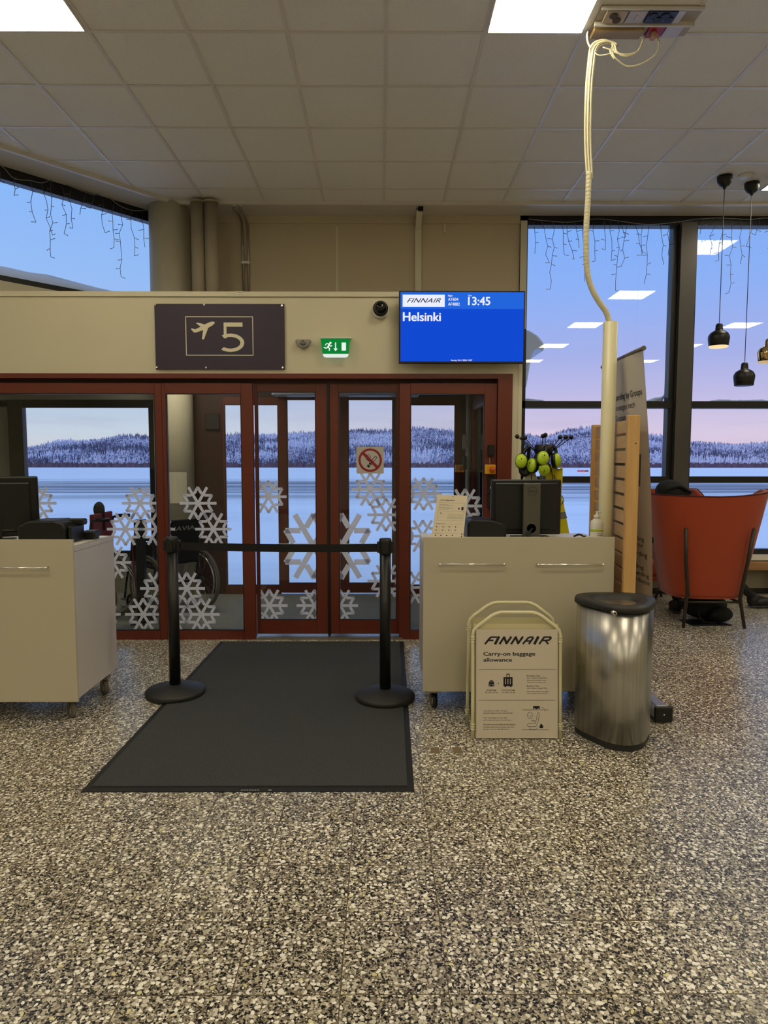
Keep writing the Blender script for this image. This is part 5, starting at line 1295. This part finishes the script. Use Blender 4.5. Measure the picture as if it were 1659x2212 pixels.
# ================================================================== ear muff rack behind the right counter
RXc, RYc = 1.175, 4.93
rk = thing('coat_rack', 'black multi-arm rack with ball tips carrying ear muffs and vests', 'rack', (RXc, RYc, 0))
MB().cyl((RXc, RYc, .03), (RXc, RYc, 1.50), .022, 18).build('pole', M_grey, rk)
MB().lathe([(0, 0), (.16, 0), (.16, .02), (.03, .035)], (RXc, RYc, 0), 32).build('base', M_blackm, rk)
MB().lathe([(0, 0), (.04, 0), (.066, .05), (.064, .10), (.045, .105), (.04, .06), (0, .055)], (RXc, RYc, 1.475), 24).build('hub', M_blackp, rk)
for k, (a, rr_, zz) in enumerate(((185, .195, 1.635), (200, .155, 1.625), (150, .16, 1.625), (92, .02, 1.64), (-90, .05, 1.645), (25, .15, 1.635), (-20, .155, 1.63), (-6, .195, 1.63))):
    a = math.radians(a); tip = Vector((RXc + rr_ * math.cos(a), RYc + rr_ * math.sin(a), zz)); st_ = Vector((RXc + .05 * math.cos(a), RYc + .05 * math.sin(a), 1.52))
    o = MB().tube([st_, tip], .0032, 8).build('arm', M_blackm, rk); MB().ball(tip, .0165, 14).build('ball_tip', M_blackp, o)
# ear muffs: two cups, cushions, headband
def muffs(label, c1, c2, top, d1, d2, tilt=0):
    c1, c2, top = Vector(c1), Vector(c2), Vector(top)
    t = thing('ear_muffs', label, 'ear muffs', tuple(top), group='lime ear muffs on the rack')
    for c_, d_ in ((c1, d1), (c2, d2)):
        d_ = Vector(d_).normalized(); Q = d_.to_track_quat('Z', 'Y').to_matrix()
        MB().lathe([(.0, .036), (.014, .035), (.031, .029), (.043, .016), (.046, .0)], c_, 24, Q, sx=.92, sy=1.15).build('cup', M_lime, t)
        MB().lathe([(.047, .002), (.050, -.006), (.047, -.026), (.030, -.030), (0, -.028)], c_, 24, Q, sx=.92, sy=1.15).build('cushion', M_blackp, t)
        pm_ = MB(); cc = c_ + d_ * .0355; s1 = Q @ Vector((1, 0, 0)); s2 = Q @ Vector((0, 1, 0))
        for (a, b, r_) in ((.006, .012, .0045), (-.006, -.006, .002), (.004, -.012, .002), (-.01, .004, .002), (.0, -.002, .002)): pm_.ball(cc + s1 * a + s2 * b, r_, 8, (1, 1, 1))
        pm_.build('print', M_blackp, t)
    a1 = c1 + (top - c1) * .1; 
    m_ = MB(); pts = catmull([c1 - Vector(d1).normalized() * .01, c1.lerp(top, .5) + (c1 - c2) * .22, top, c2.lerp(top, .5) + (c2 - c1) * .22, c2 - Vector(d2).normalized() * .01], 7)
    for i in range(len(pts) - 1):
        a, b = pts[i], pts[i + 1]; 
    m_.tube(pts, .013, 8); m_.build('headband', M_blackp, t)
muffs('lime ear muffs hanging leftmost on the rack', at(1126, 996, 4.88), at(1134, 1014, 4.96), at(1142, 966, 4.92), (-.35, -1, .1), (.2, .8, -.2))
muffs('lime ear muffs hanging at the rack centre, cup facing forward', at(1173, 990, 4.82), at(1150, 1005, 4.90), at(1174, 964, 4.90), (-.1, -1, .25), (-.75, -.5, .1))
muffs('lime ear muffs hanging rightmost on the rack, cup facing right', at(1201, 995, 4.88), at(1176, 1014, 4.84), at(1190, 962, 4.95), (.85, -.4, .1), (-.3, -.7, -.5))
# vests
def vest(name, label, pts, Y, mat, bands=(), folds=3, depth=.05, piping=()):
    v0 = at(*pts[0], Y); t = thing(name, label, 'vest', (RXc, Y, 1.4))
    poly = [(at(x, y, Y).x, at(x, y, Y).z) for x, y in pts]
    m = MB(); m.prism(poly, Y, Y + depth); m.build('cloth', mat, t, bevel=.008)
    for b in bands: MB().prism([(at(x, y, Y).x, at(x, y, Y).z) for x, y in b], Y - .002, Y + depth + .002).build('reflective_band', M_reflect, t)
    for p in piping: MB().tube(catmull([at(x, y, Y - .004) for x, y in p], 4), .0028, 6).build('piping', M_blackfab, t)
    return t
vest('safety_vest', 'bright yellow high-visibility vest hanging on the right of the rack', [(1180, 1006), (1188, 1008), (1192, 1004), (1199, 1010), (1212, 1014), (1216, 1008), (1216, 1030), (1213, 1068), (1218, 1086), (1222, 1108), (1232, 1160), (1233, 1172), (1172, 1172), (1174, 1034)], 4.98, M_hivis, bands=[[(1205, 1108), (1221, 1105), (1225, 1119), (1204, 1123)]],
     piping=[[(1189, 1006), (1192, 1020), (1194, 1040)], [(1200, 1010), (1207, 1014), (1215, 1012)], [(1196, 1026), (1199, 1034)], [(1213, 1070), (1218, 1080), (1213, 1090)]])
vest('pale_vest', 'pale cream garment hanging on the left of the rack behind the monitor', [(1140, 1018), (1150, 1017), (1156, 1019), (1162, 1036), (1164, 1080), (1160, 1150), (1128, 1150), (1126, 1080), (1131, 1036)], 4.97, M_creamfab, piping=[[(1148, 1018), (1148, 1040)]])

# ================================================================== armchairs
def armchair(label):
    t = thing('armchair', label, 'armchair', (0, 0, 0), group='orange wing armchairs')
    # shell local: back towards -y, opening towards +y ; u around, v up
    def shell(u, v, inset=0.0):
        a = u * 1.62                                  # -1..1 -> angle from the back centre
        z = .27 + v * (.905 + .022 * u - .02 * (1 - abs(u)) + .02 * abs(u))
        hw = (.315 + .195 * v ** .95) - inset; dp = (.33 + .05 * v) - inset
        ex_ = 2.6 / 4
        cx_ = math.copysign(abs(math.sin(a)) ** .72, a); cy_ = -math.copysign(abs(math.cos(a)) ** .55, math.cos(a)) if abs(a) <= pi / 2 else (abs(a) - pi / 2) * 5.2
        r_ = Vector((hw * cx_, dp * cy_ - .03 * v, z))
        if abs(a) > pi / 2: r_.y += 0
        return r_
    us = [-1 + 2 * i / 40 for i in range(41)]; vs_ = [0, .03, .1, .25, .4, .55, .7, .85, .95, .985, 1.0]
    m = MB(); nu = len(us); nv = len(vs_)
    def rim(u, v):      # round the upper front corners of the wings
        k = max(0, abs(u) - .86) / .14; return v * (1 - .09 * k ** 3)
    for inset in (0, .045):
        for v in vs_:
            for u in us: m.v.append(shell(u, rim(u, v), inset))
    def idx(s_, i, j): return s_ * nu * nv + i * nu + j
    for s_ in (0, 1):
        for i in range(nv - 1):
            for j in range(nu - 1): m.f.append([idx(s_, i, j), idx(s_, i, j + 1), idx(s_, i + 1, j + 1), idx(s_, i + 1, j)]); m.m.append(0); m.sm.append(True)
    for j in range(nu - 1):
        for i in (0, nv - 1): m.f.append([idx(0, i, j), idx(0, i, j + 1), idx(1, i, j + 1), idx(1, i, j)]); m.m.append(0); m.sm.append(True)
    for i in range(nv - 1):
        for j in (0, nu - 1): m.f.append([idx(0, i, j), idx(0, i + 1, j), idx(1, i + 1, j), idx(1, i, j)]); m.m.append(0); m.sm.append(True)
    m.build('shell', M_orange, t)
    MB().tube([shell(u, rim(u, 1.0), .0) + Vector((0, 0, .001)) for u in us], .005, 8).build('piping', bsdf('piping_dark', rgb(70, 22, 26), .8) if 'piping_dark' not in bpy.data.materials else bpy.data.materials['piping_dark'], t)
    # underside and seat
    pb = [(p.x, p.y) for p in [shell(u, 0, .0) for u in us]]
    MB().prismz(pb, .262, .30).build('seat_shell', M_orange, t)
    pc = [(p.x, p.y) for p in [shell(u, .15, .05) for u in us]]
    MB().prismz(pc, .302, .44).build('seat_cushion', M_orange, t, bevel=.03)
    for sx_ in (-1, 1):
        MB().tube([(sx_ * .285, -.405, .88), (sx_ * .262, -.372, .60), (sx_ * .225, -.345, .30), (sx_ * .23, -.33, .26), (sx_ * .262, -.36, .012)], [.016] * 4 + [.013], 10).ball((sx_ * .285, -.405, .88), .0135, 10).build('leg', M_leg, t)
        MB().tube([(sx_ * .22, .30, .27), (sx_ * .235, .37, .15), (sx_ * .25, .45, .0)], [.013, .012, .010], 10).build('leg', M_leg, t)
        MB().tube([(sx_ * .225, -.33, .235), (sx_ * .22, .31, .235)], .011, 8).build('leg_rail', M_leg, t)
    MB().tube([(-.225, -.33, .235), (.225, -.33, .235)], .010, 8).build('cross_rail', M_leg, t)
    return t
ch = armchair('orange wing armchair seen from behind at the right edge, the nearer one')
ch.location = (2.905, 6.16, 0); ch.rotation_euler = (0, 0, -.04); ch.scale = (1, 1, 1)
ch2 = copy_tree(ch); ch2['label'] = 'orange wing armchair mostly hidden beyond the nearer orange armchair'
ch2.location = (2.72, 7.02 - .52 + .25, 0); ch2.rotation_euler = (0, 0, pi + .35); ch2.location = (2.73, 6.80, 0); ch2.rotation_euler = (0, 0, pi)

# ================================================================== person
def person():
    t = thing('person', 'person in a black hooded jacket sitting low in the nearer orange armchair', 'person', (2.86, 6.2, 0))
    J = {'pelvis': (2.86, 6.10, .50), 'spine': (2.82, 6.04, .72), 'chest': (2.74, 6.02, .92), 'neck': (2.66, 6.05, 1.05), 'head': (2.615, 6.09, 1.15), 'crown': (2.60, 6.10, 1.21),
         'hipL': (2.77, 6.14, .50), 'kneeL': (2.76, 6.40, .52), 'ankleL': (2.84, 6.42, .105), 'toeL': (2.86, 6.54, .07),
         'hipR': (2.96, 6.14, .50), 'kneeR': (3.22, 6.50, .50), 'ankleR': (3.70, 6.66, .105), 'toeR': (3.90, 6.67, .06),
         'shL': (2.56, 6.04, .95), 'elL': (2.52, 6.18, .72), 'haL': (2.68, 6.40, .66),
         'shR': (2.92, 6.04, .94), 'elR': (3.02, 6.18, .70), 'haR': (2.86, 6.40, .66)}
    rad = {'pelvis': .15, 'spine': .14, 'chest': .16, 'neck': .06, 'head': .085, 'crown': .07, 'hipL': .085, 'hipR': .085, 'kneeL': .062, 'kneeR': .062, 'ankleL': .04, 'ankleR': .04, 'toeL': .03, 'toeR': .03, 'shL': .075, 'shR': .075, 'elL': .05, 'elR': .05, 'haL': .035, 'haR': .035}
    E = [('pelvis', 'spine'), ('spine', 'chest'), ('chest', 'neck'), ('neck', 'head'), ('head', 'crown'), ('pelvis', 'hipL'), ('hipL', 'kneeL'), ('kneeL', 'ankleL'), ('ankleL', 'toeL'), ('pelvis', 'hipR'), ('hipR', 'kneeR'), ('kneeR', 'ankleR'), ('ankleR', 'toeR'), ('chest', 'shL'), ('shL', 'elL'), ('elL', 'haL'), ('chest', 'shR'), ('shR', 'elR'), ('elR', 'haR')]
    ks = list(J)
    # fingers as short chains rooted in each palm
    for s_, hn in ((-1, 'haL'), (1, 'haR')):
        p = Vector(J[hn])
        for k in range(5):
            nm = hn + 'f%d' % k; off = Vector((s_ * -.004 + (k - 2) * .016, .05 - .004 * abs(k - 2), -.01)) if k else Vector((s_ * -.045, .02, .0))
            J[nm] = tuple(p + off); J[nm + 'b'] = tuple(p + off + Vector((0, .03, -.018))); rad[nm] = .009; rad[nm + 'b'] = .008
            E += [(hn, nm), (nm, nm + 'b')]
    ks = list(J); me = bpy.data.meshes.new('body'); me.from_pydata([Vector(J[k]) - WL[t] for k in ks], [(ks.index(a), ks.index(b)) for a, b in E], [])
    o = bpy.data.objects.new('body', me); C.objects.link(o); o.parent = t; WL[o] = WL[t]
    me.materials.append(bsdf('trouser_black', rgb(22, 22, 26), .85, var=.15))
    md = o.modifiers.new('skin', 'SKIN'); 
    sk = me.skin_vertices[0] if len(me.skin_vertices) else None
    if sk:
        for i, k in enumerate(ks): sk.data[i].radius = (rad[k], rad[k]); sk.data[i].use_root = (k == 'pelvis')
    md.use_smooth_shade = True
    s2 = o.modifiers.new('sub', 'SUBSURF'); s2.levels = 1; s2.render_levels = 2
    # padded jacket: torso bulges in quilted rings and a hood
    jm = MB()
    for (x, y, z, r_) in ((2.86, 6.09, .58, .19), (2.83, 6.06, .68, .20), (2.80, 6.04, .78, .205), (2.76, 6.03, .88, .205), (2.71, 6.04, .97, .19), (2.67, 6.06, 1.045, .15)): jm.ball((x, y, z), r_, 20, (1.05, .68, .42))
    jm.build('padded_jacket', M_blackfab, t)
    hd = MB(); hd.ball((2.612, 6.10, 1.175), .128, 24, (1.12, .95, .90), Matrix.Rotation(.25, 3, 'Y')); hd.ball((2.67, 6.08, 1.13), .10, 20, (1.1, .9, .85)); hd.ball((2.545, 6.09, 1.15), .085, 18, (1, .9, .9))
    hd.tube(catmull([(2.49, 6.06, 1.16), (2.56, 5.99, 1.22), (2.64, 5.985, 1.235), (2.74, 6.0, 1.18)], 6), .016, 8)
    hd.build('hood', M_blackfab, t)
    for (a, b, nm) in (('ankleR', 'toeR', 1), ('ankleL', 'toeL', 0)):
        A, B = Vector(J[a]), Vector(J[b]); sh_ = MB()
        d = (B - A); d.z = 0; d.normalize(); R_ = Matrix.Rotation(math.atan2(d.y, d.x), 3, 'Z')
        c_ = A + Vector((0, 0, -.075)) + d * .075
        sh_.ball(c_ + Vector((0, 0, .03)), .13, 20, (1.05, .40, .36), R_); sh_.ball(A + Vector((0, 0, -.02)), .06, 14, (1, .85, 1.2), R_)
        so2 = sh_.build('shoe', bsdf('shoe_black', rgb(16, 16, 18), .5) if 'shoe_black' not in bpy.data.materials else bpy.data.materials['shoe_black'], t)
        MB().ball(c_ - Vector((0, 0, .008)), .128, 20, (1.05, .40, .10), R_).build('shoe_sole', bsdf('sole_grey', rgb(58, 60, 70), .6) if 'sole_grey' not in bpy.data.materials else bpy.data.materials['sole_grey'], so2)
person()
bgk = thing('backpack', 'black bag tucked on the floor under the nearer orange armchair', 'bag', (2.98, 6.2, 0))
m = MB(); m.ball((3.0, 6.22, .125), .18, 22, (1.15, .8, .68)); m.v = [Vector((v.x, v.y, max(v.z, .003))) for v in m.v]; m.build('body', M_blackfab, bgk)
MB().ball((3.08, 6.06, .075), .09, 18, (1.2, .6, .8)).build('pocket', M_blackfab, bgk)
MB().tube(catmull([(2.9, 6.12, .2), (2.85, 6.02, .12), (2.88, 5.98, .03), (3.0, 6.0, .012)], 6), .008, 8).build('strap', M_blackfab, bgk)
fd = thing('flat_slab', 'flat dark slab lying on the floor in front of the bag', 'sleeve', (2.9, 6.05, 0))
MB().prismz([(2.76, 5.93), (3.12, 5.93), (3.02, 6.14), (2.74, 6.14)], .001, .010).build('body', bsdf('slab_dark', rgb(22, 22, 34), .35), fd)  # thin dark four-cornered slab laid flat on the floor

# ================================================================== wheelchairs in the vestibule
def wheel(parent, c, R_, axis, name='wheel', spokes=24, tyre=M_rubber):
    ax = Vector(axis).normalized(); u = ax.orthogonal().normalized()
    if abs(ax.z) < .5: u = Vector((0, 0, 1)); 
    v = ax.cross(u); c = Vector(c)
    def ring(r_, k=40, off=0): return [c + (u * math.cos(2 * pi * i / k) + v * math.sin(2 * pi * i / k)) * r_ + ax * off for i in range(k)]
    o = MB().tube(ring(R_), .016, 10, closed=True).build(name, tyre, parent)
    MB().tube(ring(R_ - .022), .008, 8, closed=True).tube(ring(R_ - .03, off=-.03), .007, 8, closed=True).build('rim', M_chrome, o)
    h = MB(); h.cyl(c - ax * .03, c + ax * .03, .022, 14).build('wheel_hub', M_blackp, o)
    s_ = MB()
    for i in range(spokes):
        a = 2 * pi * i / spokes; d = u * math.cos(a) + v * math.sin(a); a2 = a + (.35 if i % 2 else -.35); d2 = u * math.cos(a2) + v * math.sin(a2)
        s_.tube([c + d2 * .02 + ax * (.02 if i % 2 else -.02), c + d * (R_ - .022)], .0012, 4)
    s_.build('spokes', M_chrome, o)
def wheelchair(loc, rot, label, back_mat, text=None, tall=False):
    t = thing('wheelchair', label, 'wheelchair', (0, 0, 0), group=None)
    # local: facing +x, sides along y
    for s_ in (-1, 1):
        wheel(t, (0, s_ * .29, .295), .28, (0, s_, 0))
        wheel(t, (.42, s_ * .21, .085), .07, (0, s_, 0), 'castor_wheel', 6, M_blackp)
        f = MB(); f.tube(catmull([(-.20, s_ * .23, .96), (-.11, s_ * .23, .95), (-.07, s_ * .23, .90), (-.04, s_ * .23, .50), (.0, s_ * .23, .30)], 5), .011, 8)
        f.tube(catmull([(-.05, s_ * .23, .72), (.10, s_ * .24, .72), (.30, s_ * .24, .71), (.34, s_ * .24, .62), (.36, s_ * .24, .50)], 5), .011, 8)
        f.tube([(-.04, s_ * .23, .48), (.40, s_ * .23, .48), (.50, s_ * .21, .30), (.60, s_ * .18, .10)], .011, 8).tube([(.0, s_ * .23, .30), (.42, s_ * .21, .20), (.42, s_ * .21, .09)], .011, 8)
        f.build('side_frame', M_blackm, t)
        MB().tube([(-.23, s_ * .23, .96), (-.12, s_ * .23, .957)], .017, 10).build('push_handle', M_blackp, t)
        MB().box(.02, .30, s_ * .24 - .02, s_ * .24 + .02, .715, .74, bev=.008).build('armrest', M_blackp, t)
        MB().box(.0, .32, s_ * .235 - .004, s_ * .235 + .004, .5, .70).build('skirt_guard', M_blackfab, t)
        MB().box(.52, .68, s_ * .11 - .07, s_ * .11 + .07, .075, .09).build('footplate', M_grey, t)
    MB().tube([(.0, -.2, .3), (.35, .2, .47)], .01, 8).tube([(.0, .2, .3), (.35, -.2, .47)], .01, 8).build('cross_brace', M_blackm, t)
    MB().box(-.03, .40, -.21, .21, .475, .525, bev=.012).build('seat', M_blackfab, t)
    ztop = 1.0 if tall else .90
    MB().box(-.082, -.055, -.215, .215, .50, ztop, bev=.006).build('backrest', back_mat, t)
    if tall: MB().ball((-.05, 0, 1.03), .075, 16, (.5, 1.1, .9)).tube([(-.09, 0, .85), (-.09, 0, 1.03)], .01, 8).build('headrest', M_blackfab, t)
    if text:
        m = MB(); text_mb(m, text, 0, .80, .038, 0, width=.34, align='c', bold=.02, shear=.15)
        m.v = [Vector((-.0835, -v.x, v.z)) for v in m.v]; m.build('backrest_lettering', M_whitep, t)
    t.location = loc; t.rotation_euler = (0, 0, rot); return t
wheelchair((-1.95, 6.40, .006), math.radians(140), 'black wheelchair with FINAVIA on its backrest inside the vestibule', M_blackfab, 'FINAVIA')
wheelchair((-2.50, 5.92, .006), math.radians(180), 'wheelchair with a maroon tall backrest behind the left glass panel', M_maroon, None, True)
bp_ = thing('dark_post', 'square dark post standing in the vestibule beside the wheelchairs', 'post', (-2.13, 6.0, 0))
MB().box(-2.165, -2.09, 5.98, 6.04, .012, .92, bev=.004).build('post', bsdf('post_dark', rgb(26, 26, 30), .5), bp_)
MB().box(-2.21, -2.04, 5.93, 6.09, .006, .014).build('foot_plate', M_blackm, bp_)
MB().box(-2.175, -2.08, 5.975, 6.045, .80, .94, bev=.006).build('head', M_blackp, bp_)
rs_ = thing('red_strap', 'thin red strap dangling beside the dark post in the vestibule', 'strap', (-2.26, 6.1, 0))
MB().tube(catmull([(-2.24, 6.2, .82), (-2.25, 6.14, .70), (-2.235, 6.12, .5), (-2.215, 6.12, .3), (-2.19, 6.12, .18), (-2.17, 6.12, .15)], 6), .006, 6).build('strap', bsdf('strap_red', rgb(150, 60, 74), .6), rs_)
# notice on the column
nt_ = at(391, 1050, 6.95)
cn = thing('column_notice', 'pale notice sheet on the round column inside the vestibule', 'notice', (nt_.x, 6.98, nt_.z))
m = MB(); 
for i in range(7):
    a0, a1 = -2.35 + i * .24, -2.35 + (i + 1) * .24
    m.add([(-2.17 + .203 * math.cos(a), 7.20 + .203 * math.sin(a), z) for a in (a0, a1) for z in (nt_.z - .18, nt_.z + .14)], [(0, 1, 3, 2)])
m.build('sheet', bsdf('notice', rgb(222, 214, 190), .5), cn)
